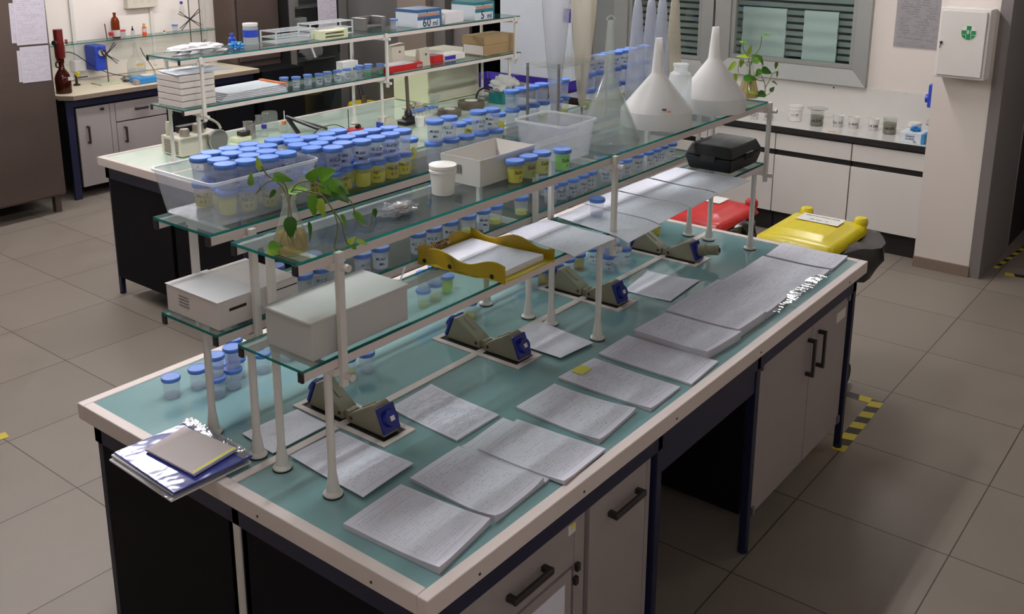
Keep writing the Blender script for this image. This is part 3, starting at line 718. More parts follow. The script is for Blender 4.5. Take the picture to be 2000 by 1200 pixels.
# folders hanging over the near end of the bench
t = thing('folder_pile', 'glossy blue folder on top of white sleeves, overhanging the bench end', 'folder', (.0, .92, H+.005))
for k, (dz, a) in enumerate(((.0, .02), (.006, -.04), (.012, .03))):
    b = MB(); b.box(-.128+.004*k, .120, .775+.005*k, 1.085, H+.006+dz, H+.011+dz); b.rot(a-.05, (0, .92, 0)); b.build('plastic_sleeve', 'sleeve_plastic' if k == 1 else 'white_paper', t, smooth=False)
b = MB(); b.box(-.118, .126, .772, 1.078, H+.024, H+.030); b.rot(-.045, (0, .92, 0)); b.build('cover', 'folder_blue', t, smooth=False, bevel=.002)
b = MB(); b.box(.095, .132, .775, 1.09, H+.0305, H+.032); b.rot(-.045, (0, .92, 0)); b.build('clear_pocket', 'sleeve_plastic', t, smooth=False)
t = thing('card_folder', 'grey card pad with a yellow and blue edge, lying on the blue folder', 'notepad', (.02, .91, H+.033))
cr = [(-.056, 1.012), (.087, 1.040), (.106, .816), (-.048, .797)]
MB().prism(cr, H+.033, H+.039).build('cover', 'card_grey', t, smooth=False)
b = MB(); b.prism([(-.040, .799), (.106, .816), (.1045, .832), (-.042, .814)], H+.0391, H+.0394); b.build('edge_strip', 'sticker_yellow', t, smooth=False)
b = MB(); b.prism([(-.046, .797), (.106, .815), (.106, .819), (-.046, .8015)], H+.0395, H+.0398); b.build('edge_line', 'bright_blue', t, smooth=False)
# ================================================================ specimen cups
CUPS = {}
TXT = {}
def curved_text(b, txt, size, r, z, a0, shear=.2):
    if txt not in TXT: TXT[txt] = text_mesh(txt, 1., .0, shear)
    vs, fs = TXT[txt]
    o = []
    for v in vs:
        a = a0+v.x*size/r; o.append((r*math.cos(a), r*math.sin(a), z+v.y*size))
    b.add(o, fs)
def cup_proto(key, liquid, level, lines, facing=-2.35):
    t = thing('specimen_cup', 'blue-lidded specimen cup', 'specimen cup', (0, 0, -50))
    ORG[t.name] = Vector((0, 0, 0))
    bd = MB().lathe([(.0215, .0005), (.0225, .002), (.0258, .055), (.0262, .0600)], n=28).build('body', 'cup_plastic', t)
    ld = MB().lathe([(.0285, .0575), (.0295, .059), (.0298, .0685), (.0285, .0705), (.0262, .0708), (.0255, .0700), (.0, .0700)], n=48, rib=.012).build('lid', 'lid_blue', t)
    k = [bd, ld]
    if liquid:
        r1 = .0222+(.0258-.0225)*level; k.append(MB().lathe([(.0205, .0025), (.0218, .004), (r1-.0008, .002+.053*level), (0, .002+.053*level)], n=24).build('liquid', 'liquid_'+liquid, t))
    if lines:
        b = MB()
        for i, (tx, sz) in enumerate(lines): curved_text(b, tx, sz, .0264-.0007*i, .036-.017*i, facing+.12*i)
        k.append(b.build('handwriting', 'marker_ink', t, smooth=False))
    reg_one(t, k); CUPS[key] = t; return t
WR = {'sala': [('Sala', .017), (' .3', .012)], 'alc': [('Al.C.B', .013), ('RN', .013)], 'scr': [('Na.Cl', .014), ('iL 3', .012)], 'mad': [('M.dak', .013), ('Mn', .013)], 'leg': [('legi', .012), ('N.C.', .012)]}
for key, lq, lv, wr in (('water_a', 'water', .62, 'alc'), ('water_b', 'water', .55, 'mad'), ('water_c', 'water', .7, None), ('empty_a', None, 0, 'scr'), ('yellow_a', 'yellow', .62, 'leg'), ('yellow_b', 'yellow', .8, None),
                        ('yellow_s', 'yellow', .82, 'sala'), ('olive_a', 'olive', .6, 'scr'), ('olive_b', 'olive', .75, None), ('pale_s', 'pale', .75, 'sala'), ('green_s', 'green', .85, 'sala'), ('pale_a', 'pale', .3, None), ('water_d', 'water', .2, None),
                        ('emerald_a', 'emerald', .5, None), ('lime_a', 'lime', .9, None), ('brown_a', 'brown', .8, None)):
    cup_proto(key, lq, lv, WR[wr] if wr else None)
USED = set()
LIQ = {'water': 'clear liquid', 'empty': 'no liquid', 'yellow': 'bright yellow liquid', 'olive': 'olive-yellow liquid', 'pale': 'pale yellow liquid', 'green': 'light green liquid', 'emerald': 'emerald liquid', 'lime': 'lime liquid', 'brown': 'brown liquid'}
def cup(key, x, y, z, label, group, rz=None):
    rz = random.uniform(-.5, .5) if rz is None else rz
    c = dup(CUPS[key], (x, y, z), rz, label, group); return c
ORD = ['first', 'second', 'third', 'fourth', 'fifth', 'sixth', 'seventh', 'eighth', 'ninth', 'tenth', 'eleventh', 'twelfth', 'thirteenth', 'fourteenth', 'fifteenth']
def relax(p, x0, x1, y0, y1, d=.0603, it=300):
    p = [list(q) for q in p]
    for _ in range(it):
        for i in range(len(p)):
            for j in range(i):
                dx = p[i][0]-p[j][0]; dy = p[i][1]-p[j][1]; r = math.hypot(dx, dy)
                if r < d:
                    k = (d-r)/2/(r+1e-6); p[i][0] += dx*k; p[i][1] += dy*k; p[j][0] -= dx*k; p[j][1] -= dy*k
        for q in p: q[0] = min(max(q[0], x0), x1); q[1] = min(max(q[1], y0), y1)
    return p
HC = .0712
GU = 'blue-lidded cups crowded on the far upper glass shelf'
TOP = [(.234, 1.030), (.205, 1.005), (.199, .950), (.184, .890), (.301, 1.030), (.271, .985), (.241, .88), (.278, .92), (.368, 1.030), (.329, .985), (.341, .93), (.301, .865), (.428, 1.030), (.397, .98), (.406, .92), (.366, .862),
       (.50, 1.030), (.475, .98), (.48, .92), (.428, .86), (.54, .98), (.536, .92), (.493, .85), (.593, .974), (.598, .912), (.543, .835), (.664, .981), (.66, .903), (.594, .823), (.728, .902), (.661, .816), (.797, .888), (.73, .818), (.797, .828)]
TOP = relax([q for q in TOP if q[0] < .40], .118, .388, .842, 1.028)+relax([q for q in TOP if q[0] >= .40], .462, .86, .82, 1.03)
# back rows sit in the tub up to x=.40, the others straight on the shelf
def rowname(y): return 'front row' if y < .875 else 'second row' if y < .94 else 'third row' if y < .995 else 'rear row'
cnt = {}
bottoms = []
for x, y in sorted(TOP):
    rn = rowname(y); cnt[rn] = cnt.get(rn, 0)+1; intub = x < .42
    key = random.choice(['water_a', 'water_b', 'water_a', 'empty_a', 'water_c']) if rn == 'front row' else 'water_c'
    lab = 'clear-liquid cup on the upper layer, %s, %s from the near end' % (rn, ORD[cnt[rn]-1])
    if intub: lab = 'cup atop the clear tub load, %s, %s from the near end' % (rn, ORD[cnt[rn]-1])
    cup(key, x, y, Z2+.0015+HC+(.004 if intub else 0), lab, GU, rz=random.uniform(-.25, .25))
    bottoms.append((x, y-.001, rn, cnt[rn], intub))
for x, y, rn, c_, intub in bottoms:
    key = random.choice(['yellow_a', 'yellow_b', 'olive_a', 'yellow_a']) if x > .45 else random.choice(['olive_b', 'olive_a', 'yellow_b'])
    cup(key, x, y, Z2+.001+(.004 if intub else 0), '%s cup of yellow liquid in the lower layer, %s%s' % (ORD[c_-1], rn, ', inside the tub' if intub else ''), GU, rz=random.uniform(-.2, .2))
def place(lst, z, fmt, group):
    for i, (key, x, y, *k) in enumerate(lst):
        cup(key, x, y, z+(k[0]*HC if k else 0)+.001, (k[1] if len(k) > 1 else fmt % ORD[i]), group)
place([('water_b', .972, .850, 1, 'blue-lidded cup stacked on another, left of the pair behind the white box'), ('water_a', 1.045, .852, 1, 'blue-lidded cup stacked on another, right of the pair behind the white box'),
       ('water_c', .965, .85, 0, 'lower cup under the left of the pair behind the white box'), ('water_c', 1.037, .838, 0, 'lower cup under the right of the pair behind the white box'),
       ('water_a', 1.183, .840, 1, 'upper cup, left of the stacked pair above the white box corner'), ('water_b', 1.244, .830, 1, 'upper cup, right of the stacked pair above the white box corner'),
       ('water_c', 1.180, .828, 0, 'lower cup, left of the stacked pair above the white box corner'), ('water_c', 1.243, .815, 0, 'lower cup, right of the stacked pair above the white box corner'),
       ('water_c', 1.105, .830, 0, 'single blue-lidded cup between the two stacked pairs behind the white box'),
       ('pale_a', .88, .965, 0, 'pale yellow cup right after the crowded block of cups'), ('olive_a', .955, .95, 0, 'second pale yellow cup past the crowded block, partly behind a pair'),
       ('pale_a', 1.244, .985, 0, 'pale cup in the rear row between the two stacked pairs'), ('olive_a', 1.31, .984, 0, 'yellowish cup in the rear row beside the stacked pair'),
       ('yellow_a', 1.47, .985, 0, 'yellow cup in the rear row just left of the empty clear box')], Z2, '', GU)
GF = 'stacked cups on the far end of the upper glass shelf'
FA = [(1.57, 1.0), (1.635, 1.0), (1.70, 1.0), (1.765, 1.0), (1.835, .985), (1.905, 1.0)]
for i, (x, y) in enumerate(FA):
    cup('water_c', x, y, Z2+.001+HC, 'upper cup of the %s two-high stack behind the empty clear box' % ORD[i], GF); cup(('water_c', 'pale_a')[i % 2], x, y-.003, Z2+.001, 'lower cup of the %s two-high stack behind the empty clear box' % ORD[i], GF)
FB = [(2.10, 1.0), (2.165, .995), (2.235, 1.0), (2.30, 1.0), (2.365, 1.005), (2.44, 1.006), (2.55, 1.004)]
for i, (x, y) in enumerate(FB):
    for k in range(3):
        cup(('pale_a', 'water_c', 'water_a')[k], x, y-.002*k, Z2+.001+HC*k, '%s cup of the %s three-high stack behind the cones' % (('bottom', 'middle', 'top')[k], ORD[i]), GF)
GL = 'single row of cups on the far lower glass shelf'
LX = [.37, .435, .50, .60, .675, .85, .925, 1.01, 1.10, 1.18, 1.25, 1.395, 1.585, 1.65, 1.72, 1.79, 1.855, 1.98, 2.045, 2.115, 2.22, 2.29, 2.36, 2.43, 2.50]
for i, x in enumerate(LX):
    w = 'nearest post' if x < .75 else 'yellow tray' if x < 1.4 else 'middle posts'
    key = 'empty_a' if x > 1.5 else random.choice(['water_a', 'pale_a', 'water_b', 'water_d'])
    n = i+1 if x < .75 else i-4 if x < 1.42 else i-11
    cup(key, x, .818+random.uniform(-.004, .006), Z1+.001, '%s cup of the lower-shelf row behind the %s, from the left' % (ORD[n-1], w), GL)
cup('lime_a', .36, .935, Z1+.001, 'cup of lime-yellow liquid on the far lower shelf beside the white carton', GL)
cup('yellow_a', .50, .93, Z1+.001, 'cup of yellow liquid behind the lower-shelf row, near the first post', GL)
for i, (x, y) in enumerate([(1.66, .90), (1.74, .90), (1.82, .90), (2.08, .90), (2.25, .9)]):
    cup('empty_a', x, y, Z1+.001, '%s cup in the second line of the lower-shelf row past the middle posts' % ORD[i], GL)
cup('water_d', 1.54, .58, Z1+.003, 'lone blue-lidded empty cup standing on papers beside the middle post', None)
GB = 'cups standing on the teal bench top'
place([('water_d', .212, 1.293, 0, 'lone cup nearest the bench corner, on the open teal glass'), ('water_d', .30, 1.28, 0, 'cup just left of the two-high group, on the teal glass'),
       ('water_d', .30, 1.18, 0, 'front lower cup of the two-high group on the teal glass'), ('water_d', .370, 1.19, 0, 'second lower cup of the two-high group on the teal glass'), ('water_d', .365, 1.255, 0, 'rear lower cup of the two-high group on the teal glass'),
       ('water_c', .305, 1.185, 1, 'front upper cup of the two-high group on the teal glass'), ('water_c', .374, 1.192, 1, 'second upper cup of the two-high group on the teal glass'), ('water_c', .42, 1.245, 1, 'rear upper cup of the two-high group on the teal glass'),
       ('water_d', .425, 1.245, 0, 'hindmost lower cup of the two-high group on the teal glass'), ('water_d', .50, 1.21, 0, 'cup behind the white leg, right of the two-high group'), ('water_d', .61, 1.22, 0, 'cup seen through the lower glass shelf end, left one'),
       ('water_d', .68, 1.19, 0, 'cup seen through the lower glass shelf end, right one'), ('pale_a', .655, .965, 0, 'pale yellow cup behind the nearest clamp stub'), ('water_d', .72, .945, 0, 'clear cup with bright base, right of the nearest post'),
       ('pale_a', 1.25, 1.18, 0, 'lower left cup of the stack right of the translucent box'), ('pale_a', 1.33, 1.19, 0, 'lower right cup of the stack right of the translucent box'), ('water_c', 1.248, 1.176, 1, 'upper left cup of the stack right of the translucent box'),
       ('water_c', 1.328, 1.187, 1, 'upper right cup of the stack right of the translucent box'), ('lime_a', 1.42, 1.21, 0, 'small yellowish cup next to the stack right of the translucent box'), ('pale_a', 1.275, .965, 0, 'single pale cup on the teal glass below the yellow tray')], H, '', GB)
lst = [(1.66, .965), (1.73, .955), (1.81, .95), (1.89, .945), (1.97, .945), (2.07, .94), (1.70, 1.04), (1.85, 1.03)]
for i, (x, y) in enumerate(lst):
    cup(('water_d', 'brown_a', 'empty_a')[i % 3], x, y, H+.001, '%s cup of the cluster under the lower shelf between the two far sockets' % ORD[i], GB)
lst = [(2.03, .835), (2.095, .87), (2.155, .83), (2.17, .895)]
for i, (x, y) in enumerate(lst):
    for k in range(2): cup(('empty_a', 'water_c')[k], x, y, H+.001+k*HC, '%s cup of the %s stack just before the farthest socket' % (('lower', 'upper')[k], ORD[i]), GB)
lst = [(2.47, .97), (2.53, .985), (2.585, .925), (2.52, .92), (2.61, .985)]
for i, (x, y) in enumerate(lst):
    for k in range(2): cup(('olive_b', 'water_c')[k], x, y, H+.001+k*HC, '%s cup of the %s stack beyond the farthest socket, by the far feet' % (('lower', 'upper')[k], ORD[i]), GB)
cup('lime_a', 2.46, 1.05, H+.001, 'cup of lime-green liquid behind the farthest socket', GB)
for i, (x, y, key) in enumerate([(2.69, 3.70, 'water_a'), (2.755, 3.66, 'water_b'), (2.86, 3.67, 'water_a'), (2.93, 3.64, 'water_b'), (3.02, 3.66, 'water_a'), (3.10, 3.65, 'water_b'), (3.19, 3.66, 'water_a'), (3.27, 3.64, 'empty_a'), (3.345, 3.70, 'water_c'), (3.35, 3.63, 'emerald_a'), (3.42, 3.69, 'emerald_a'), (3.485, 3.64, 'emerald_a')]):
    x = x-.03
    cup(key, x, y, 1.286, '%s cup from the left on the back rack lower shelf%s' % (ORD[i], ', green liquid' if 'emer' in key else ''), 'cups on the lower shelf of the back rack')
cup('water_d', 3.66, 3.70, 1.576, 'small blue-lidded cup in front of the 60 ml box on the back rack', None)
cup('water_d', 4.13, 7.10, 1.252, 'blue-lidded cup on the wall shelf behind the clamp rod', None)
for k, x, y, lab in [('yellow_s', .938, .489, 'bright yellow cup marked Sala, at the front edge of the upper glass shelf'), ('pale_s', 1.010, .492, 'pale cup marked Sala, right next to the bright yellow one'),
                     ('pale_s', 1.078, .492, 'pale cup marked Sala, left neighbour of the light green one'), ('green_s', 1.150, .463, 'light green cup marked Sala, last of four on the shelf edge')]:
    cup(k, x, y, Z2+.001, lab, 'cups marked Sala at the front edge of the upper shelf', rz=.25)
for t in CUPS.values():
    for o in KIDS[t.name]: bpy.data.objects.remove(o, do_unlink=True)
    bpy.data.objects.remove(t, do_unlink=True)
# ================================================================ things on the near upper shelf
def tub(name, label, cat, x0, x1, y0, y1, z, h, flare, m, th=.002, rc=.02, rim=.004, rimm='frosted_clear'):
    """open moulded box with rounded corners, flared walls and a rolled rim"""
    def ring(a0, a1, b0, b1, zz, r):
        P = []
        for cx, cy, s in ((a1-r, b1-r, 0), (a0+r, b1-r, 1), (a0+r, b0+r, 2), (a1-r, b0+r, 3)):
            for k in range(6):
                t = PI/2*(s+k/5); P.append((cx+r*math.cos(t), cy+r*math.sin(t), zz))
        return P
    f = flare; R = [ring(x0+f, x1-f, y0+f, y1-f, z+.0005, rc), ring(x0, x1, y0, y1, z+h, rc), ring(x0-rim, x1+rim, y0-rim, y1+rim, z+h+.001, rc+rim), ring(x0-rim, x1+rim, y0-rim, y1+rim, z+h-.006, rc+rim),
                  ring(x0-rim+.0015, x1+rim-.0015, y0-rim+.0015, y1+rim-.0015, z+h-.006, rc+rim), ]
    inn = [ring(x0+th, x1-th, y0+th, y1-th, z+h, rc), ring(x0+f+th, x1-f-th, y0+f+th, y1-f-th, z+th+.0005, rc)]
    b = MB(); n = 24
    def loft(A, B): b.add(A+B, [(i, (i+1) % n, n+(i+1) % n, n+i) for i in range(n)])
    loft(R[0], R[1]); loft(R[1], inn[0]); loft(inn[0], inn[1])
    b.add(R[0], [tuple(range(n-1, -1, -1))]); b.add(inn[1], [tuple(range(n))])
    t = thing(name, label, cat, ((x0+x1)/2, (y0+y1)/2, z)); b.build('body', m, t); b = MB()
    loft2 = lambda A, B: b.add(A+B, [(i, (i+1) % n, n+(i+1) % n, n+i) for i in range(n)])
    U_ = [(p[0], p[1], p[2]+.001) for p in inn[0]]; loft2(U_, R[2]); loft2(R[2], R[3]); loft2(R[3], [(p[0], p[1], p[2]-.006) for p in R[1]]); b.build('rim', rimm, t)
    return t
tub('storage_tub', 'clear flared plastic tub full of stacked blue-lidded cups', 'tub', .072, .432, .797, 1.074, Z2+.001, .125, .020, 'tub_plastic')
tub('storage_box', 'empty clear plastic box with rounded rim, behind the four cups marked Sala', 'box', 1.205, 1.40, .495, .705, Z2+.001, .125, .014, 'box_plastic')
t = thing('white_tray', 'deep white rectangular open box on the upper glass shelf', 'box', (.94, .6, Z2+.001))
x0, x1, y0, y1, h = .815, 1.085, .525, .685, .085; z = Z2+.001; b = MB()
def shell(x0, x1, y0, y1, z, h, w=.003, f=0.):
    b = MB(); o = [(x0+f, y0+f, z), (x1-f, y0+f, z), (x1-f, y1-f, z), (x0+f, y1-f, z), (x0, y0, z+h), (x1, y0, z+h), (x1, y1, z+h), (x0, y1, z+h)]
    i = [(x0+w, y0+w, z+h), (x1-w, y0+w, z+h), (x1-w, y1-w, z+h), (x0+w, y1-w, z+h), (x0+f+w, y0+f+w, z+w), (x1-f-w, y0+f+w, z+w), (x1-f-w, y1-f-w, z+w), (x0+f+w, y1-f-w, z+w)]
    b.add(o+i, [(0, 3, 2, 1), (0, 1, 5, 4), (1, 2, 6, 5), (2, 3, 7, 6), (3, 0, 4, 7), (4, 5, 9, 8), (5, 6, 10, 9), (6, 7, 11, 10), (7, 4, 8, 11), (8, 9, 13, 12), (9, 10, 14, 13), (10, 11, 15, 14), (11, 8, 12, 15), (12, 13, 14, 15)])
    return b
shell(x0, x1, y0, y1, z, h, .003, .006).build('body', 'counter_white', t, smooth=False)
b = MB(); b.box(.8155, .8165, .60, .63, z+.035, z+.06); b.build('sticker', 'text_grey', t, smooth=False)
t = thing('white_tub', 'white ribbed plastic pot on the upper glass shelf, open-topped', 'pot', (.705, .575, Z2+.001))
MB().lathe([(.030, 0), (.0325, .002), (.0375, .066), (.0405, .068), (.0405, .074), (.039, .0755), (.039, .079), (.041, .081), (.041, .089), (.0395, .090)], (.705, .575, Z2+.001), 36).build('body', 'white_plastic', t)
MB().lathe([(.039, .0885), (.0, .0885)], (.705, .575, Z2+.001), 36).build('cover', 'white_paper', t)
# crumpled bag
def blob(c, r, n=20, m=14, seed=0, amp=.35, fr=3., flat=1.):
    vs = []; fs = []; c = Vector(c)
    for i in range(m+1):
        for j in range(n):
            th = PI*i/m; ph = 2*PI*j/n; d = Vector((math.sin(th)*math.cos(ph), math.sin(th)*math.sin(ph), math.cos(th)))
            k = 1+amp*noise.noise(d*fr+Vector((seed, seed*1.7, 0))); p = Vector((d.x*r[0]*k, d.y*r[1]*k, d.z*r[2]*k*flat)); vs.append(c+p)
    for i in range(m):
        for j in range(n): a = i*n+j; bb = i*n+(j+1) % n; fs.append((a, bb, bb+n, a+n))
    return vs, fs
t = thing('sample_bag', 'crumpled clear plastic bag with greyish sample inside, on the upper glass shelf', 'bag', (.48, .53, Z2+.001))
v_, f_ = blob((.47, .535, Z2+.018), (.055, .035, .014), seed=3, amp=.9, fr=2.6); b = MB(); b.add([(p.x, p.y, max(p.z, Z2+.0015)) for p in v_], f_); b.build('bag', 'bag_plastic', t)
v_, f_ = blob((.485, .53, Z2+.014), (.030, .018, .010), seed=8, amp=.6); b = MB(); b.add([(p.x, p.y, max(p.z, Z2+.003)) for p in v_], f_); b.build('contents', 'soil_grey', t)
# ---- plants in flasks
def leaf(b, base, d, L, Wd, nrm=(0, 0, 1), droop=.25, fold=.25):
    base = Vector(base); d = Vector(d).normalized(); nrm = Vector(nrm); s = d.cross(nrm)
    if s.length < .1: s = d.cross(Vector((1, 0, .3)))
    s.normalize(); nn = s.cross(d).normalized(); k = 9; vs = []
    for i in range(k+1):
        t = i/k; w = Wd*.5*(math.sin(PI*min(1, t*.93+.05)**.62))*(1-.15*t) if t < 1 else 0
        p = base+d*L*t-nn*droop*L*t*t; cup = nn*(fold*w)
        vs += [p-s*w+cup, p, p+s*w+cup]
    fs = []
    for i in range(k): a = 3*i; fs += [(a, a+1, a+4, a+3), (a+1, a+2, a+5, a+4)]
    nb = len(vs); vs2 = [v-nn*.0007 for v in vs]; fs2 = [tuple(nb+q for q in reversed(f)) for f in fs]
    edge = []
    for i in range(k): a = 3*i; edge += [(a, a+3, nb+a+3, nb+a), (a+2, nb+a+2, nb+a+5, a+5)]
    b.add(vs+vs2, fs+fs2+edge)
def curve(pts, n=6):
    pts = [Vector(p) for p in pts]; out = []; P = [pts[0]*2-pts[1]]+pts+[pts[-1]*2-pts[-2]]
    for i in range(1, len(P)-2):
        for k in range(n):
            t = k/n; a, b_, c, d = P[i-1], P[i], P[i+1], P[i+2]
            out.append(.5*((2*b_)+(c-a)*t+(2*a-5*b_+4*c-d)*t*t+(3*b_-a-3*c+d)*t**3))
    out.append(pts[-1]); return out
RT = Vector((.617, -.787, 0)); UPV = Vector((0, 0, 1)); FWD = Vector((.787, .617, 0))
def plant(label, c, scale, stems, leaves, water, hf=.13, rf=.034):
    t = thing('trailing_plant', label, 'plant', c); c = Vector(c)
    MB().lathe([(rf*.93, 0), (rf, .006), (rf*.93, .03), (rf*.36, hf*.78), (rf*.33, hf*.97), (rf*.42, hf)], c, 28).build('flask', 'flask_glass', t)
    k = .34 if hf < .15 else .62
    r1 = rf*.93+(rf*.36-rf*.93)*((hf*k-.03)/(hf*.78-.03)) if hf*k > .03 else rf*.9
    MB().lathe([(rf*.88, .002), (rf*.95, .007), (rf*.88, .03), (r1-.0015, hf*k), (0, hf*k)], c, 24).build('water', 'liquid_'+water, t)
    b = MB(); rnd = random.Random(5)
    for i in range(14):
        a = rnd.uniform(0, 6.28); r = rnd.uniform(.005, rf*.75); p = [c+Vector((0, 0, hf*.95)), c+Vector((math.cos(a)*rf*.12, math.sin(a)*rf*.12, hf*.6)), c+Vector((math.cos(a)*r*.7, math.sin(a)*r*.7, hf*.3)), c+Vector((math.cos(a+.7)*r, math.sin(a+.7)*r, .008))]
        b.tube(curve(p, 4), .0009, 5)
    b.build('roots', 'stem_brown', t)
    top = c+Vector((0, 0, hf))
    def W3(p): return top+RT*p[0]*scale+UPV*p[1]*scale+FWD*(p[2] if len(p) > 2 else 0)*scale
    for s_ in stems:
        b = MB(); b.tube([Vector((q.x, q.y, max(q.z, c.z+.003))) for q in curve([W3(p) for p in s_], 6)], .0017, 6); b.build('stem', 'stem_green', t)
    for (p, d, L, Wd, nr, mt) in leaves:
        b = MB(); D = RT*d[0]+UPV*d[1]+FWD*(d[2] if len(d) > 2 else 0); Nn = RT*nr[0]+UPV*nr[1]-FWD*nr[2]
        leaf(b, W3(p), D, L*scale, Wd*scale, Nn); b.v = [Vector((q.x, q.y, max(q.z, c.z+.0015+.0006*(i < 30)))) for i, q in enumerate(b.v)]; b.build('leaf', mt, t)
    return t
# near plant; offsets are metres to the right / up / away seen from the aisle
G, D_, Lm = 'leaf_green', 'leaf_dark', 'leaf_lime'
plant('trailing plant in a flask of brown water, near end of the upper glass shelf', (.100, .528, Z2+.001), 1.0,
  [[(0, -.03), (-.01, .01), (-.03, .035), (-.05, .05), (-.06, .07)], [(0, -.03), (.01, .012), (.03, .03), (.06, .032), (.09, .02, -.01)], [(0, -.02), (.01, .01), (.05, .006), (.08, -.002), (.10, -.03), (.112, -.06), (.115, -.09), (.105, -.135)],
   [(.08, 0), (.10, -.03), (.125, -.07), (.13, -.10), (.137, -.125), (.152, -.128)], [(.09, .02), (.12, .0), (.145, -.012), (.155, -.03), (.16, -.06), (.175, -.08), (.195, -.08), (.20, -.05), (.205, -.035)],
   [(0, -.02), (-.005, .02), (-.02, .035), (-.05, .03), (-.08, .0)], [(.105, -.135), (.112, -.146), (.13, -.14), (.14, -.13)]],
  [((-.035, .045), (.9, -.2, .1), .050, .026, (0, .5, .8), G), ((-.065, .06), (-.1, 1, 0), .035, .018, (.5, 0, .8), Lm), ((-.09, .022), (.1, 1, 0), .035, .016, (.3, 0, 1), G), ((.0, .005), (.9, .25, .2), .05, .030, (0, .8, .5), G),
   ((.05, .035), (.5, .6, -.2), .045, .030, (.3, .3, .9), G), ((.075, .045), (.8, .4, -.2), .045, .038, (0, .4, .9), G), ((.08, .03), (.9, -.5, -.2), .060, .040, (0, .5, .9), G), ((.055, -.002), (.15, -1, -.1), .060, .028, (.3, 0, .9), G), ((.075, -.01), (.1, -1, -.2), .05, .034, (-.5, .1, .9), Lm),
   ((.10, .03), (.8, -.4, -.1), .055, .036, (.1, .5, .8), G), ((.11, .015), (.7, -.55, -.3), .05, .034, (0, .5, .8), D_), ((.155, -.045), (.7, -.6, 0), .042, .018, (.3, .5, .8), G), ((.205, -.035), (.2, -1, 0), .026, .014, (.5, .2, .8), D_),
   ((.125, -.05), (.5, -1, 0), .036, .012, (.6, .2, .6), G), ((.14, -.125), (.5, .6, 0), .024, .016, (-.3, .2, .9), Lm), ((.15, -.128), (.3, -.6, 0), .020, .012, (0, .4, .8), G), ((.16, -.115), (.9, -.4, 0), .030, .014, (0, .4, .8), Lm),
   ((.008, -.045, -.04), (.1, -1, -.1), .058, .034, (.4, 0, .9), D_), ((.045, -.07), (.2, -1, 0), .050, .014, (.8, 0, .5), D_), ((-.045, -.12, -.04), (.9, .1, 0), .035, .030, (0, .5, .8), G), ((-.05, -.125, -.04), (.9, -.5, 0), .05, .022, (0, .4, .8), Lm), ((.0, -.145, -.05), (.8, -.4, 0), .035, .012, (0, .6, .6), D_), ((-.03, .01), (-.6, -.6, 0), .03, .014, (0, .5, .8), D_)], 'brown', hf=.142, rf=.045)
plant('trailing plant in a cone flask, far end of the upper glass shelf', (2.72, .56, Z2+.001), 1.15,
  [[(0, -.02), (-.01, .02), (-.03, .05), (-.03, .08)], [(0, -.02), (.02, .03), (.035, .06), (.038, .10)], [(0, -.02), (.01, .015), (.04, .01), (.048, -.02), (.043, -.045)], [(0, -.02), (-.03, .0), (-.045, -.02), (-.04, -.045)],
   [(.043, -.045), (.06, -.08), (.065, -.11), (.062, -.135)], [(.065, -.1), (.08, -.07), (.09, -.045), (.11, -.035)], [(.0, -.06), (.03, -.07), (.06, -.075)], [(.065, -.135), (.08, -.125), (.095, -.105)]],
  [((-.02, .075), (-.9, .2, .1), .028, .016, (0, .7, .6), G), ((.038, .10), (.9, .25, 0), .035, .014, (0, .8, .5), G), ((-.012, .03), (.5, 1, 0), .045, .020, (.4, 0, .9), Lm), ((0, .02), (-.95, .15, -.1), .055, .020, (0, .6, .8), Lm), ((.005, .02), (.9, .1, 0), .045, .018, (0, .6, .8), G),
   ((.03, .022), (.7, -.8, 0), .045, .020, (.3, .4, .8), G), ((-.035, .01), (.1, -1, 0), .035, .026, (.3, 0, .9), Lm), ((-.055, .0), (-.6, -.8, 0), .058, .022, (0, .3, .9), Lm), ((-.055, -.045), (.2, -1, 0), .04, .018, (0, .2, .9), Lm), ((.10, .0), (.1, -1, 0), .03, .018, (.3, 0, .9), G),
   ((.045, -.03), (.9, -.2, -.1), .045, .034, (0, .5, .8), D_), ((.045, -.03), (-.5, -.6, 0), .035, .028, (0, .4, .8), G), ((.105, -.035), (.2, -.8, 0), .028, .012, (.4, .2, .8), G), ((.09, -.075), (.9, -.4, 0), .03, .010, (0, .7, .5), D_), ((.085, -.115), (.5, .6, 0), .025, .018, (0, .4, .8), D_),
   ((.065, -.12), (-.7, -.4, -.1), .05, .036, (0, .5, .8), D_), ((-.03, -.06, -.04), (.9, .1, 0), .055, .035, (0, .6, .7), D_), ((-.01, -.11, -.04), (.9, -.1, 0), .045, .016, (0, .6, .6), Lm), ((.01, .0, -.02), (.6, .3, 0), .03, .022, (0, .5, .8), G)], 'brown', hf=.158, rf=.047)
# ---- funnels, standing wide end down
def funnel(name, label, c, R, h, hs, rs, m, skirt=.03):
    t = thing(name, label, 'funnel', c); b = MB()
    rb = rs*1.65; b.lathe([(R*1.01, 0), (R, skirt), (R*.985, skirt+.005), (rb*1.12, h-hs-.004), (rb, h-hs+.006), (rs, h-.01), (rs*.95, h), (rs*.7, h), (rs*.7, h-.02), (rb*.8, h-hs+.004), (rb*.9, h-hs-.008), (R*.96, skirt+.002), (R*.985, .0)], c, 48, cap=False)
    b.build('cone', m, t); return t
funnel('glass_funnel', 'large clear funnel standing upside down, in front of the hanging cones', (1.63, .60, Z2+.001), .118, .43, .20, .013, 'clear_funnel', .006)
bpy.data.objects['glass_funnel']
b = MB(); b.tube([(1.63+.012*math.cos(a), .60-.009*math.cos(a), Z2+.43+.016*math.sin(a)) for a in [PI*k/8 for k in range(9)]], .003, 6); g = b.build('hanging_loop', 'clear_funnel', bpy.data.objects['glass_funnel'])
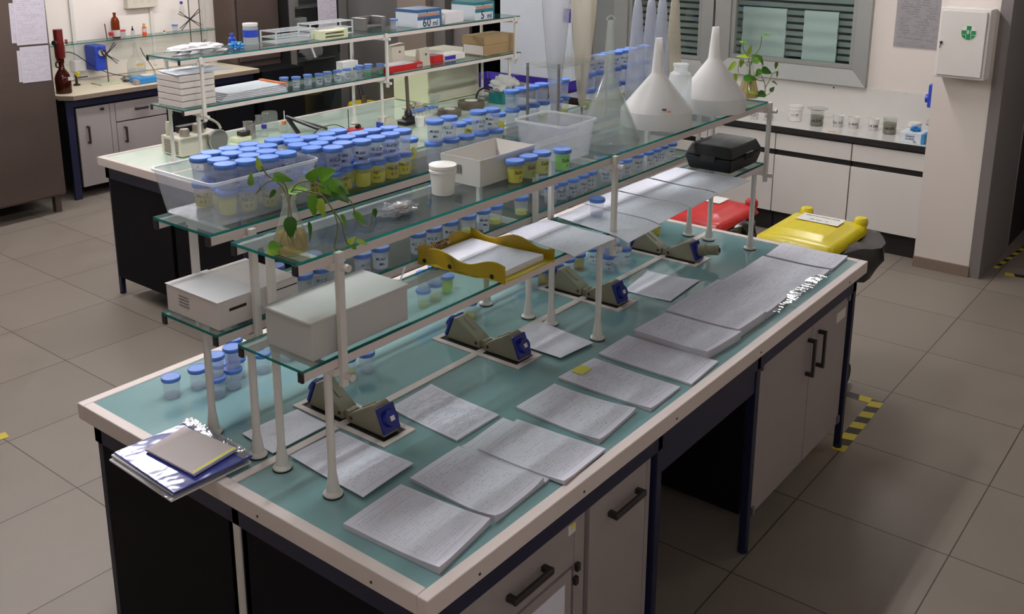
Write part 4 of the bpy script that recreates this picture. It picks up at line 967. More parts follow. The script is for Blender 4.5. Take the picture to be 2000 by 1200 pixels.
t = funnel('white_funnel', 'white plastic funnel with a price sticker, upside down on the glass shelf', (1.96, .590, Z2+.001), .138, .335, .135, .0145, 'frosted_plastic', .058)
def on_cone(b, c, R, h0, slope, a0, pts):    # helper: patch hugging the cone wall
    pass
v = Vector((-.76, -.65, 0)).normalized(); sd = Vector((0, 0, 1)).cross(v)
b = MB(); p0 = Vector((1.96, .590, Z2+.075))+v*.120+sd*.012; up = Vector((0, 0, 1))*.80-v*.58; up.normalize(); nrm = sd.cross(up)
if nrm.dot(v) < 0: nrm = -nrm
def patch(b, c0, w, h): b.add([c0-sd*w-up*h+nrm*.004, c0+sd*w-up*h+nrm*.004, c0+sd*w+up*h+nrm*.004, c0-sd*w+up*h+nrm*.004, c0-sd*w-up*h+nrm*.002, c0+sd*w-up*h+nrm*.002, c0+sd*w+up*h+nrm*.002, c0-sd*w+up*h+nrm*.002], [(0, 1, 2, 3), (7, 6, 5, 4), (0, 4, 5, 1), (1, 5, 6, 2), (2, 6, 7, 3), (3, 7, 4, 0)])
patch(b, p0, .019, .009); st = b.build('price_sticker', 'label_tan', t, smooth=False); st.active_material = MAT['card_grey']
b = MB(); patch(b, p0+nrm*.0015-up*.005-sd*.012*(-1 if False else 1)*-1, .006, .003); b.build('logo', 'orange_paint', st, smooth=False)
b = MB()
for k in range(7): patch(b, p0+nrm*.0015+up*.003+sd*(-.012+.0022*k), .0007, .0045)
b.build('bars', 'dark_text', st, smooth=False)
funnel('white_funnel', 'taller plain white funnel upside down, next to the far trailing plant', (2.36, .555, Z2+.001), .138, .345, .13, .015, 'frosted_plastic', .058)
t = thing('lab_bottle', 'wide-necked translucent white bottle between the two white funnels', 'bottle', (2.19, .62, Z2+.001))
MB().lathe([(.042, 0), (.046, .004), (.046, .155), (.042, .172), (.028, .182), (.027, .20), (.031, .203), (.031, .212), (.024, .212)], (2.16, .60, Z2+.001), 32).build('body', 'frosted_clear', t)
# ---- settling cones
def cone(label, x, y, m, hang=False, z=Z2+.001):
    t = thing('settling_cone', label, 'settling cone', (x, y, z), 'tall tapered settling cones'); b = MB(); L = .46; R = .055 if hang else .047
    pr = [(R+.004, 0), (R+.004, .004), (R, .006), (R*.9, .09), (.020, L-.06), (.012, L-.015), (.004, L)]
    if hang: pr = [(r, .50-h) for r, h in reversed(pr)]
    b.lathe(pr, (x, y, z), 32, cap=False); b.build('body', m, t); return t
cone('bluish upside-down cone standing behind the glass funnel stem', 2.32, .905, 'cone_blue')
cone('bluish upside-down cone, left one behind the white funnel stem', 2.425, .90, 'cone_blue')
cone('beige-tinted upside-down cone nearest the window, behind the white bottle', 2.635, .90, 'cone_beige')
cone('bluish upside-down cone hidden partly behind the beige one', 2.53, .905, 'cone_blue')
t = thing('cone_rack', 'clear rack plate on grey rods that holds two hanging cones', 'rack', (1.79, .89, Z2+.001))
b = MB(); pl = [(1.59, .965), (1.99, .965), (1.99, .815), (1.62, .81)]; b.prism(pl, Z2+.235, Z2+.243); b.build('plate', 'clear_funnel', t, smooth=False)
for (x, y) in ((1.605, .95), (1.64, .83), (1.975, .95), (1.975, .83)): MB().cyl((x, y, Z2+.001), (x, y, Z2+.248), .0055, n=12).build('rod', 'steel_grey', t)
b = MB(); b.prism(pl, Z2+.002, Z2+.006); b.build('base_plate', 'clear_funnel', t, smooth=False)
cone('grey cone hanging tip-down in the clear rack, left one', 1.70, .89, 'cone_plastic', True)
cone('grey-beige cone hanging tip-down in the clear rack, right one', 1.885, .89, 'cone_beige', True)
# ================================================================ near lower shelf
t = thing('translucent_box', 'frosted box with a lid on the near lower glass shelf', 'box', (.25, .57, Z1+.001))
solid('frosted_box', (196, 195, 192), .6, vary=.03)
bx(.094, .432, .462, .640, Z1+.001, Z1+.098).build('body', 'frosted_box', t, smooth=False, bevel=.003)
bx(.090, .436, .458, .644, Z1+.096, Z1+.106).build('lid', 'frosted_box', t, smooth=False, bevel=.003)
t = thing('plastic_beaker', 'small translucent beaker holding a straw, on the lower glass shelf', 'beaker', (.505, .585, Z1+.001))
MB().lathe([(.020, 0), (.022, .002), (.0265, .055), (.0275, .056), (.0255, .056), (.021, .004)], (.505, .585, Z1+.001), 28, cap=False).build('body', 'frosted_clear', t)
MB().lathe([(0, .004), (.0205, .004), (.022, .018), (0, .018)], (.505, .585, Z1+.001), 20).build('contents', 'liquid_grey', t)
MB().cyl((.503, .589, Z1+.008), (.535, .570, Z1+.10), .0028, n=8).build('straw', 'frosted_clear', t)
# yellow document tray, wavy sides
t = thing('document_tray', 'yellow wavy-edged document tray labelled for samples', 'tray', (.92, .59, Z1+.001)); z = Z1+.0015
def wavy(p, q, th, z, ph=0, n=26):
    p = Vector((*p, 0)); q = Vector((*q, 0)); d = (q-p).normalized(); nn = Vector((-d.y, d.x, 0))*th; vs = []; fs = []
    for i in range(n+1):
        t_ = i/n; c = p.lerp(q, t_); w = .013*math.sin(2*PI*1.55*t_+ph); hi = z+.050+w; lo = z+.0+(max(0, .012*math.sin(2*PI*1.55*t_+ph-.2)) if 0 < i < n else 0)
        vs += [c+Vector((0, 0, lo)), c+Vector((0, 0, hi)), c+nn+Vector((0, 0, hi)), c+nn+Vector((0, 0, lo))]
    for i in range(n):
        a = 4*i
        for k in range(4): j = (k+1) % 4; fs.append((a+k, a+j, a+4+j, a+4+k))
    fs += [(0, 3, 2, 1), (4*n, 4*n+1, 4*n+2, 4*n+3)]
    b = MB(); b.add(vs, fs); return b
TC = [(.770, .745), (1.030, .745), (1.055, .420), (.800, .420)]
wavy(TC[3], TC[0], -.005, z, .4).build('side_wall', 'tray_yellow', t)
wavy(TC[1], TC[2], -.005, z, 2.4).build('side_wall', 'tray_yellow', t)
wavy(TC[0], TC[1], -.005, z, 1.2).build('back_wall', 'tray_yellow', t)
MB().prism([TC[3], TC[2], TC[1], TC[0]], z+.003, z+.007).build('bottom', 'tray_floor', t, smooth=False)
b = MB(); d = (Vector((*TC[3], 0))-Vector((*TC[0], 0))).normalized()
for u in (.08, .38, .86):
    c0 = Vector((*TC[0], z+.016)).lerp(Vector((*TC[3], z+.016)), u)+Vector((-.0006, 0, 0)); MB().cyl(c0-Vector((.0008, 0, 0)), c0+Vector((.002, 0, 0)), .0075, n=14).build('finger_hole', 'rubber_black', t)
b = MB(); b.add([(.83, .7395, z+.030), (.915, .7395, z+.030), (.915, .7395, z+.054), (.83, .7395, z+.054), (.83, .7385, z+.030), (.915, .7385, z+.030), (.915, .7385, z+.054), (.83, .7385, z+.054)], [(0, 1, 2, 3), (7, 6, 5, 4), (0, 4, 5, 1), (2, 6, 7, 3), (1, 5, 6, 2), (0, 3, 7, 4)])
lb = b.build('label', 'label_tan', t, smooth=False)
b = MB(); text_on(b, 'CAMPIONI', .016, (.872, .7380, z+.047), (1, 0, 0), (0, 0, 1), .0003); text_on(b, 'DISPONIB.', .014, (.872, .7380, z+.035), (1, 0, 0), (0, 0, 1), .0003); b.build('lettering', 'marker_ink', lb, smooth=False)
sheet_stack('paper_stack', 'stack of printed sheets lying in the yellow tray', [(.80, .728), (1.015, .728), (1.030, .445), (.83, .445)], z+.0075, .016, 'plain_sheet', curl=.004, side='white_paper')
# papers on the lower shelf
GS = 'printed sheets spread on the near lower glass shelf'
sheet_stack('loose_sheet', 'curved sheet on the lower shelf right next to the yellow tray', [(1.19, .715), (1.395, .702), (1.375, .392), (1.135, .40)], Z1+.0015, .0012, 'plain_sheet', curl=.004, group=GS, droop=(.9, .004))
sheet_stack('loose_sheet', 'wide sheet under the lone cup beside the middle post, drooping over the rail', [(1.445, .688), (1.70, .70), (1.625, .36), (1.385, .35)], Z1+.0015, .0012, 'plain_sheet', curl=.002, group=GS, droop=(.8, .012))
sheet_stack('loose_sheet', 'sheet overlapping the one under the lone cup, edge past the rail', [(1.64, .71), (1.86, .71), (1.87, .375), (1.62, .365)], Z1+.0035, .0012, 'plain_sheet', curl=.004, group=GS, droop=(.82, .010))
sheet_stack('loose_sheet', 'sheet between the middle post and the black case, slightly curled', [(1.88, .71), (2.11, .705), (2.10, .378), (1.875, .37)], Z1+.0015, .0012, 'plain_sheet', curl=.005, group=GS, droop=(.84, .010))
sheet_stack('loose_sheet', 'farthest sheet on the lower shelf, in front of the black case', [(2.125, .70), (2.345, .70), (2.36, .36), (2.105, .37)], Z1+.0030, .0012, 'plain_sheet', curl=.004, group=GS, droop=(.86, .006))
t = thing('equipment_case', 'black plastic equipment case on the far end of the lower glass shelf', 'case', (2.52, .57, Z1+.001)); z = Z1+.003
def frus(b, r0, z0, r1, z1):
    A = [(r0[0], r0[2], z0), (r0[1], r0[2], z0), (r0[1], r0[3], z0), (r0[0], r0[3], z0), (r1[0], r1[2], z1), (r1[1], r1[2], z1), (r1[1], r1[3], z1), (r1[0], r1[3], z1)]
    b.add(A, [(0, 3, 2, 1), (4, 5, 6, 7), (0, 1, 5, 4), (1, 2, 6, 5), (2, 3, 7, 6), (3, 0, 4, 7)]); return b
frus(MB(), (2.395, 2.655, .47, .665), z, (2.375, 2.675, .455, .680), z+.062).build('base', 'black_case', t, smooth=False, bevel=.006)
frus(MB(), (2.375, 2.675, .455, .680), z+.064, (2.40, 2.65, .475, .66), z+.112).build('lid', 'black_case', t, smooth=False, bevel=.008)
for a_ in ((2.50, 2.57, .448, .456), (2.366, 2.374, .53, .60)): bx(*a_, z+.045, z+.075).build('latch', 'black_plastic', t, smooth=False, bevel=.002)
b = MB(); b.box(2.47, 2.57, .555, .575, z+.1118, z+.1124); b.build('dust_mark', 'handle_dark', t, smooth=False)
# white carton on the far lower shelf
t = thing('white_carton', 'white flat-pack carton with slots on the far lower glass shelf, near end', 'carton', (.2, .92, Z1+.001)); z = Z1+.001
solid('carton_white', (216, 208, 202), .6, vary=.02)
b = MB(); b.box(.065, .335, .80, 1.035, z, z+.078); b.build('body', 'carton_white', t, smooth=False, bevel=.002)
b = MB(); b.box(.063, .20, .798, 1.037, z+.0785, z+.0800); b.build('flap', 'white_paper', t, smooth=False)
for a_ in ((.10, .155, z+.045, z+.053), (.24, .33, z+.055, z+.058), (.24, .33, z+.018, z+.021)): bx(a_[0], a_[1], .7988, .7996, a_[2], a_[3]).build('slot', 'gap_black', t, smooth=False)
for k in range(4): bx(.0638, .0646, .93, .975, z+.030+.009*k, z+.0325+.009*k).build('print_line', 'text_grey', t, smooth=False)
# ================================================================ back wall bench and what stands round it
t = thing('wall_worktop', 'beige worktop with dark edge along the back wall', 'worktop', (4.0, 6.8, .86))
pl = [(2.66, 6.60), (2.74, 6.50), (4.62, 6.50), (4.62, 7.195), (2.66, 7.195)]
MB().prism(pl, .866, .90).build('top', 'worktop_beige', t, smooth=False, bevel=.003)
b = MB(); b.prism([(2.655, 6.597), (2.737, 6.494), (4.62, 6.494), (4.62, 6.50), (2.74, 6.50), (2.66, 6.60)], .86, .896); b.build('edge_strip', 'skirting_stone', t, smooth=False)
t = thing('wall_cabinet', 'grey-doored navy-framed cabinet unit under the beige worktop', 'cabinet', (3.6, 6.8, 0)); Yf = 6.56
bx(2.70, 4.60, Yf+.02, 7.15, .14, .856).build('body', 'navy_dark', t, smooth=False)
b = MB(); b.box(2.70, 2.76, Yf, Yf+.03, .0, .856); b.box(2.76, 4.6, Yf+.002, Yf+.03, .79, .856); b.build('frame', 'navy', t, smooth=False)
d = bx(2.78, 3.075, Yf-.004, Yf+.014, .10, .775).build('door', 'door_grey', t, smooth=False, bevel=.002); handle_v(d, 2.86, Yf-.004, .47, .62)
b = MB(); b.box(2.99, 3.02, Yf-.02, Yf-.004, .735, .755); b.build('lock', 'handle_dark', d, smooth=False)
bx(3.08, 3.125, Yf-.002, Yf+.014, .10, .775).build('post', 'door_grey', t, smooth=False)
d = bx(3.13, 3.62, Yf-.004, Yf+.014, .61, .775).build('drawer', 'door_grey', t, smooth=False, bevel=.002); handle_h(d, 3.31, 3.43, Yf-.004, .70)
d = bx(3.13, 3.62, Yf-.004, Yf+.014, .10, .60).build('door', 'door_grey', t, smooth=False, bevel=.002); handle_v(d, 3.20, Yf-.004, .42, .56)
for x0 in (3.66, 4.14): bx(x0, x0+.44, Yf+.006, Yf+.018, .14, .775).build('door', 'navy_dark', t, smooth=False)
# tall steel refrigerator at the left edge
t = thing('steel_fridge', 'tall stainless refrigerator at the left edge with papers on its door', 'refrigerator', (1.9, 6.8, 0)); Yr = 6.30
b = MB(); b.box(1.0, 2.50, Yr+.03, 7.1, .14, 2.2); b.build('body', 'steel_fridge', t, smooth=False, bevel=.01)
bx(1.01, 2.49, Yr, Yr+.028, .16, 2.15).build('door', 'steel_fridge', t, smooth=False, bevel=.006)
for x in (1.05, 2.42): bx(x, x+.05, Yr+.06, Yr+.11, 0, .14).build('foot', 'steel_fridge', t, smooth=False)
bx(1.05, 2.4, 6.9, 7.0, .0, .14).build('plinth', 'rubber_black', t, smooth=False)
def pinned(name, label, x0, x1, z0, z1, y, m, group=None, tilt=0.):
    b = MB(); vs = [(x0, y, z0), (x1, y, z0), (x1, y, z1), (x0, y, z1)]; b.add(vs+[(p[0], y+.0012, p[2]) for p in vs], [(0, 1, 2, 3), (7, 6, 5, 4), (0, 4, 5, 1), (1, 5, 6, 2), (2, 6, 7, 3), (3, 7, 4, 0)],
          [[(1, 0), (1, 1), (0, 1), (0, 0)]]+[[(0, 0)]*4]*5); b.m = [0]+[1]*5
    o = b.build(name, [m, 'white_paper'], smooth=False); o.rotation_euler.y = tilt
    return tag(o, label, 'paper', group)
GFp = 'papers fixed to the steel refrigerator door'
pinned('door_notice', 'upper printed sheet on the steel refrigerator door', 2.235, 2.475, 1.38, 1.76, Yr-.004, 'fridge_print', GFp, .02)
pinned('door_notice', 'sheet peeping out behind the upper one on the refrigerator door', 2.20, 2.40, 1.40, 1.70, Yr-.002, 'fridge_print', GFp, .03)
pinned('door_notice', 'lower printed sheet on the steel refrigerator door', 2.245, 2.470, 1.09, 1.365, Yr-.004, 'fridge_print', GFp, .02)
pinned('door_notice', 'sheet peeping out behind the lower one on the refrigerator door', 2.22, 2.40, 1.10, 1.34, Yr-.002, 'fridge_print', GFp, .03)
# wall rails, glass wall shelf
t = thing('wall_shelf', 'narrow glass shelf on white wall rails above the beige worktop', 'shelf', (3.7, 7.1, 1.24))
g = MB(); g.box(2.6, 4.55, 7.02, 7.185, 1.243, 1.251); o = g.build('glass_shelf', ['shelf_glass', 'glass_edge'], t, smooth=False)
o.data.polygons.foreach_set('material_index', [1 if abs(p.normal.z) < .5 else 0 for p in o.data.polygons])
for x in (3.15, 3.93, 4.50): bx(x, x+.03, 7.175, 7.198, .95, 2.6).build('rail', 'powder_white', t, smooth=False)
bx(2.6, 4.55, 7.185, 7.198, .91, 1.235).build('splash_panel', 'wall_tile_white', t, smooth=False)
ZS = 1.2525
def bottle(name, label, cat, x, y, z, prof, m, cap=None, capm=None, band=None, bandm=None, group=None, n=24):
    t = thing(name, label, cat, (x, y, z), group)
    MB().lathe(prof, (x, y, z), n).build('body', m, t)
    if cap: MB().lathe(cap, (x, y, z), 20).build('cap', capm, t)
    if band: MB().lathe(band, (x, y, z), n, cap=False).build('label_band', bandm, t)
    return t
bottle('reagent_bottle', 'tall amber bottle with white label on the wall shelf', 'bottle', 3.52, 7.10, ZS, [(.035, 0), (.038, .004), (.038, .15), (.028, .18), (.012, .195), (.012, .212), (.014, .215), (.014, .23)], 'amber_glass', None, None, [(.0385, .015), (.0385, .075)], 'card_grey')
bottle('sample_jar', 'red-capped jar left of the amber bottle on the wall shelf', 'jar', 3.455, 7.07, ZS, [(.018, 0), (.02, .003), (.02, .03), (0, .03)], 'clear_glass', [(.021, .03), (.021, .06), (0, .06)], 'red_plastic')
bottle('sample_jar', 'white jar with red lid right of the amber bottle', 'jar', 3.59, 7.10, ZS, [(.02, 0), (.022, .003), (.022, .055), (0, .055)], 'frosted_clear', [(.024, .055), (.024, .068), (0, .068)], 'red_plastic')
bottle('dropper_bottle', 'small dropper bottle with black teat on the wall shelf', 'bottle', 3.68, 7.09, ZS, [(.017, 0), (.018, .003), (.018, .05), (.008, .055)], 'frosted_clear', [(.010, .055), (.010, .07), (.005, .075), (.004, .095), (0, .097)], 'black_plastic')
bottle('squeeze_bottle', 'small bottle with orange label and tan cap on the wall shelf', 'bottle', 3.80, 7.09, ZS, [(.02, 0), (.021, .003), (.021, .07), (.012, .08)], 'orange_label', [(.012, .08), (.012, .108), (0, .108)], 'label_tan', [(.0214, .03), (.0214, .065)], 'card_grey')
bottle('stopper', 'tiny red stopper alone on the wall shelf', 'stopper', 4.0, 7.08, ZS, [(.012, 0), (.010, .012), (0, .012)], 'white_plastic', [(.009, .012), (.008, .026), (0, .026)], 'red_plastic')
MB().cyl((3.435, 7.11, ZS), (3.435, 7.11, ZS+.13), .005, n=10)
tag(MB().cyl((3.44, 7.12, ZS), (3.43, 7.12, ZS+.135), .005, n=10).build('glass_rod', 'brown_device'), 'thin dark rod leaning beside the amber bottle', 'rod')
bottle('reagent_bottle', 'clear bottle with purple cap high on the clamp rod, near the top edge', 'bottle', 4.22, 7.10, 1.42, [(.02, 0), (.024, .02), (.022, .06), (.012, .08), (.011, .09)], 'clear_glass', [(.014, .09), (.014, .115), (0, .115)], 'purple_blue')
# wall socket box at the top edge
t = thing('wall_socket_box', 'white wall-mounted socket box cut by the top of the photo', 'socket box', (3.83, 7.15, 1.5))
bx(3.68, 3.985, 7.13, 7.197, 1.50, 1.70).build('body', 'device_beige', t, smooth=False, bevel=.006)
for x in (3.76, 3.83, 3.90): MB().cyl((x, 7.129, 1.56), (x, 7.132, 1.56), .022, n=16).build('outlet', 'cream_shade', t)
solid('base_mint', (196, 206, 172), .3)
# clamp stands
def stand(label, x, y, z, h, arms, base=None, cat='clamp stand', m='brown_device'):
    t = thing('clamp_stand', label, cat, (x, y, z)); MB().cyl((x, y, z+.004), (x, y, z+h), .0055, n=10).build('rod', m, t)
    if base: bx(*base).build('base', 'base_mint', t, smooth=False, bevel=.003)
    for (z1, dx, dz, L) in arms:
        b = MB(); p = Vector((x, y-.01, z1)); q = p+Vector((dx, 0, dz)).normalized()*L; o_ = Vector((-dz, 0, dx)).normalized()*.012
        b.bar(p, p.lerp(q, .45), .01, .012); b.bar(p.lerp(q, .45)+o_*.5, q+o_, .006, .006); b.bar(p.lerp(q, .45)-o_*.5, q-o_, .006, .006); b.build('clamp_arm', 'handle_dark', t, smooth=False)
    return t
stand('stand with a pale boss head and two clamps on a mint base plate', 3.26, 6.85, .90, .30, [(1.155, 1, 1.0, .13), (1.15, 1, -.75, .13), (1.17, -1, .7, .09)], (3.14, 3.34, 6.76, 6.93, .9005, .912))
o = bpy.data.objects['clamp_stand']; MB().lathe([(.0, 0), (.022, 0), (.022, .022), (0, .022)], (3.29, 6.84, 1.145), 14).build('boss_head', 'device_beige', o)
stand('tall rod with a double butterfly clamp behind the back rack', 4.27, 7.06, .90, .95, [(1.365, 1, .7, .14), (1.365, 1, -.6, .14), (1.365, -1, .6, .14), (1.365, -1, -.8, .14)])
stand('thin rod right of the butterfly clamp, near the wall rail', 4.43, 7.12, .90, .95, [(1.12, .4, .1, .05)])
# titrator: brown bottle with a dark red dispenser
t = thing('dispenser_bottle', 'dark red dispenser on a large amber bottle beside the steel refrigerator', 'bottle', (2.76, 6.68, .9005))
MB().lathe([(.060, 0), (.064, .006), (.064, .13), (.050, .165), (.024, .205), (.020, .235), (.020, .25), (.026, .252), (.026, .285), (.018, .29)], (2.76, 6.68, .9005), 32).build('body', 'dark_amber', t)
MB().lathe([(.060, .004), (.0605, .05), (0, .05)], (2.76, 6.68, .9005), 24).build('reagent', 'dark_amber', t)
b = MB(); b.box(2.77, 2.815, 6.612, 6.616, 1.01, 1.04); b.build('label_patch', 'card_grey', t, smooth=False)
MB().lathe([(.034, .29), (.040, .30), (.043, .42), (.037, .425), (.037, .53), (0, .53)], (2.76, 6.68, .9005), 24).build('dispenser', 'dark_red', t)
b = MB(); b.cyl((2.72, 6.66, 1.325), (2.70, 6.65, 1.325), .02, n=14); b.build('knob', 'handle_dark', t)
b = MB(); b.cyl((2.80, 6.66, 1.325), (2.82, 6.65, 1.325), .02, n=14); b.build('knob', 'dark_red', t)
b = MB(); b.tube(curve([(2.74, 6.66, 1.175), (2.705, 6.65, 1.165), (2.70, 6.65, 1.135), (2.72, 6.66, 1.12)], 5), .006, 8); b.build('spout', 'dark_amber', t)
b = MB(); b.box(2.752, 2.80, 6.645, 6.648, 1.30, 1.318); b.build('plate', 'card_grey', t, smooth=False)
# blue pump box on the wall with cable
t = thing('wall_pump', 'blue box-shaped pump hung under the wall shelf', 'pump', (3.31, 7.05, 1.0))
bx(3.245, 3.355, 7.0, 7.18, .99, 1.215).build('body', 'bright_blue', t, smooth=False, bevel=.012)
b = MB(); b.cyl((3.30, 6.999, 1.15), (3.30, 6.985, 1.15), .028, n=20); b.build('dial', 'card_grey', t)
b = MB(); b.bar((3.29, 6.98, 1.17), (3.33, 6.98, 1.10), .014, .01); b.build('lever', 'handle_dark', t, smooth=False)
tag(MB().tube(curve([(2.98, 7.13, 1.17), (3.10, 7.12, 1.16), (3.22, 7.05, 1.05), (3.32, 7.0, .98), (3.45, 6.98, .93), (3.60, 6.95, .905)], 6), .004, 6).build('power_cable', 'wire_black'), 'dark cable sagging from the wall socket past the blue pump', 'cable')
tag(MB().tube(curve([(3.76, 7.12, 1.14), (3.78, 7.1, 1.07), (3.81, 7.05, .98), (3.82, 7.0, .905)], 6), .004, 6).build('power_cable', 'handle_dark'), 'short dark cable hanging behind the large clear flask', 'cable')
t = thing('wall_plug', 'pair of dark plugs on the splash panel left of the blue pump', 'plug', (3.0, 7.16, 1.1))
for z in (1.165, 1.11): MB().cyl((2.995, 7.184, z), (2.995, 7.13, z), .017, .012, n=12).build('plug', 'dark_red' if False else 'handle_dark', t)
bx(3.10, 3.20, 7.1, 7.184, .99, 1.09).build('box', 'frosted_plastic', t, smooth=False, bevel=.01)
t = thing('gas_burner', 'small black burner with a yellow knob by the amber dispenser bottle', 'burner', (3.02, 6.95, .9005))
MB().lathe([(.03, 0), (.03, .01), (.012, .016), (.010, .07), (.014, .08), (.014, .095), (0, .095)], (3.02, 6.95, .9005), 18).build('body', 'black_plastic', t)
MB().cyl((3.02, 6.93, .985), (3.03, 6.92, 1.015), .016, n=14).build('knob', 'yellow_sign', t); MB().cyl((3.03, 6.94, .965), (3.11, 6.92, .972), .006, n=10).build('inlet', 'black_plastic', t)
t = thing('glass_flask', 'large clear round-shouldered flask with a peach label by the wall', 'flask', (3.62, 6.98, .93))
MB().lathe([(.075, 0), (.082, .008), (.080, .12), (.060, .16), (.024, .18), (.020, .23), (.012, .31), (.010, .31)], (3.62, 6.98, .9005), 32, cap=False).build('body', 'clear_glass', t)
MB().lathe([(.074, .004), (.079, .012), (.078, .065), (0, .065)], (3.62, 6.98, .9005), 28).build('contents', 'liquid_pale' if False else 'liquid_water', t)
b = MB(); b.box(3.575, 3.64, 6.893, 6.897, 1.005, 1.03); b.build('label_patch', 'label_tan', t, smooth=False)
t = thing('magnetic_stirrer', 'sky blue stirrer with a white round plate on the beige worktop', 'stirrer', (3.52, 6.66, .9005))
bx(3.38, 3.63, 6.56, 6.72, .9005, .955).build('body', 'sky_blue', t, smooth=False, bevel=.01)
MB().lathe([(.055, .055), (.058, .06), (.058, .066), (0, .066)], (3.51, 6.64, .9005), 28).build('plate', 'white_plastic', t)
bx(3.34, 3.375, 6.54, 6.60, .9005, .948).build('control', 'door_grey', t, smooth=False, bevel=.004)
tag(blob and (lambda v, f: MB().add(v, f))(*blob((3.43, 6.80, .925), (.07, .045, .024), seed=4, amp=.5)).build('steel_tools', 'steel_grey'), 'small heap of metal tools left of the blue stirrer', 'tools')
t = thing('blue_pouch', 'small sky blue dish behind the white paper boxes of the back rack', 'dish', (4.02, 6.60, .9005))
MB().lathe([(.05, 0), (.06, .008), (.062, .05), (0, .05)], (4.07, 6.60, .9005), 20).build('body', 'sky_blue', t); MB().cyl((4.06, 6.60, .95), (4.02, 6.62, 1.0), .004, n=6).build('stirrer_rod', 'handle_dark', t)
# wooden-toned steel door, glass-front cooler, big steel cabinet along the back wall
bx(4.60, 4.66, 6.6, 7.195, 0, 2.2)
t = thing('steel_cupboard', 'tall beige-brown steel cupboard between wall rails and glass cooler', 'cupboard', (4.85, 6.9, 0))
bx(4.64, 5.18, 6.86, 7.19, .05, 2.2).build('body', 'steel_fridge', t, smooth=False, bevel=.004); bx(4.665, 5.165, 6.838, 6.858, .92, 2.15).build('door', 'steel_fridge', t, smooth=False, bevel=.004)
bx(4.66, 5.17, 6.5, 6.85, .0, .86).build('lower_unit', 'navy_dark', t, smooth=False)
t = thing('glass_cooler', 'glass-doored cooler with sheets of paper on its door', 'cooler', (5.6, 6.8, 0)); yc = 6.72
b = MB(); b.box(5.20, 5.28, yc, 7.19, .1, 2.2); b.box(5.87, 5.99, yc, 7.19, .1, 2.2); b.box(5.28, 5.87, 7.1, 7.19, .1, 2.2); b.box(5.28, 5.87, yc, 7.1, .1, .25); b.build('cabinet', 'steel_grey', t, smooth=False, bevel=.004)
bx(5.29, 5.86, yc+.30, yc+.31, .25, 2.2).build('liner', 'dark_purple', t, smooth=False)
for z in (.55, .85, 1.15, 1.4): bx(5.29, 5.86, yc+.06, yc+.30, z, z+.01).build('shelf', 'steel_grey', t, smooth=False)
bx(5.285, 5.865, yc+.01, yc+.016, .25, 2.2).build('door', 'window_glass', t, smooth=False)
bx(5.186, 5.198, yc-.004, 7.1, .1, 2.2).build('gasket', 'rubber_black', t, smooth=False)
bx(5.85, 5.864, yc-.006, yc+.006, .9, 2.1).build('handle', 'rubber_black', t, smooth=False)
b = MB(); b.box(5.30, 5.52, yc+.10, yc+.25, 1.16, 1.30); b.build('contents_box', 'door_grey', t, smooth=False, bevel=.01)
b = MB(); b.box(5.34, 5.40, yc+.08, yc+.2, 1.41, 1.62); b.build('contents_box', 'steel_bright', t, smooth=False, bevel=.01)
pinned('cooler_notice', 'long lilac-white sheet taped to the glass cooler door', 5.58, 5.84, 1.05, 1.55, yc-.003, 'fridge_print')
t = thing('tool_pouch', 'clear bag with a white tube hanging on the glass cooler door', 'bag', (5.42, yc, .9))
b = MB(); v_, f_ = blob((5.45, yc-.035, 1.0), (.14, .02, .12), seed=11, amp=.5); b.add(v_, f_); b.build('bag', 'bag_plastic', t); MB().cyl((5.38, yc-.06, 1.12), (5.46, yc-.07, .90), .012, n=10).build('tube', 'white_plastic', t)
t = thing('steel_cabinet', 'wide brushed steel refrigerator cabinet at the back, behind the back rack', 'refrigerator', (6.03, 6.4, 0))
bx(6.0, 6.145, 6.0, 7.15, .05, 2.2).build('body', 'steel_grey', t, smooth=False, bevel=.004)
solid('steel_taupe', (150, 138, 128), .42, metal=.3, vary=.04, scale=3)
b = MB(); b.box(6.02, 6.146, 5.60, 6.9, .05, 2.2); bpy.data.objects['steel_cabinet']; b.build('front_panel', 'steel_taupe', t, smooth=False, bevel=.004)
b = MB(); b.box(6.012, 6.02, 6.72, 6.88, 1.60 if False else 1.38, 1.42); b.build('green_sign', 'green_sign', t, smooth=False)
b = MB(); b.box(6.010, 6.02, 6.45, 6.66, .92, 1.10); b.build('warning_sign', 'yellow_sign', t, smooth=False)
b = MB(); b.cyl((6.009, 6.53, 1.05), (6.012, 6.53, 1.05), .04, n=20); b.build('sign_mark', 'handle_dark', t)
tag(MB().tube(curve([(5.985, 6.62, .75), (5.975, 6.56, .55), (5.96, 6.50, .35), (5.95, 6.50, .3)], 5), .014, 8).build('hanging_hose', 'handle_dark'), 'dark hose hanging behind the back rack, beside the steel cabinet', 'hose')
t = thing('yellow_drum', 'yellow drum top just visible behind the mint bench', 'drum', (5.72, 6.35, 0)); MB().lathe([(.15, 0), (.16, .02), (.16, .40), (.15, .42), (0, .42)], (5.78, 6.30, 0), 28).build('body', 'bin_yellow', t); MB().lathe([(.03, .42), (.03, .50), (0, .50)], (5.75, 6.25, 0), 14).build('valve', 'brown_device', t)
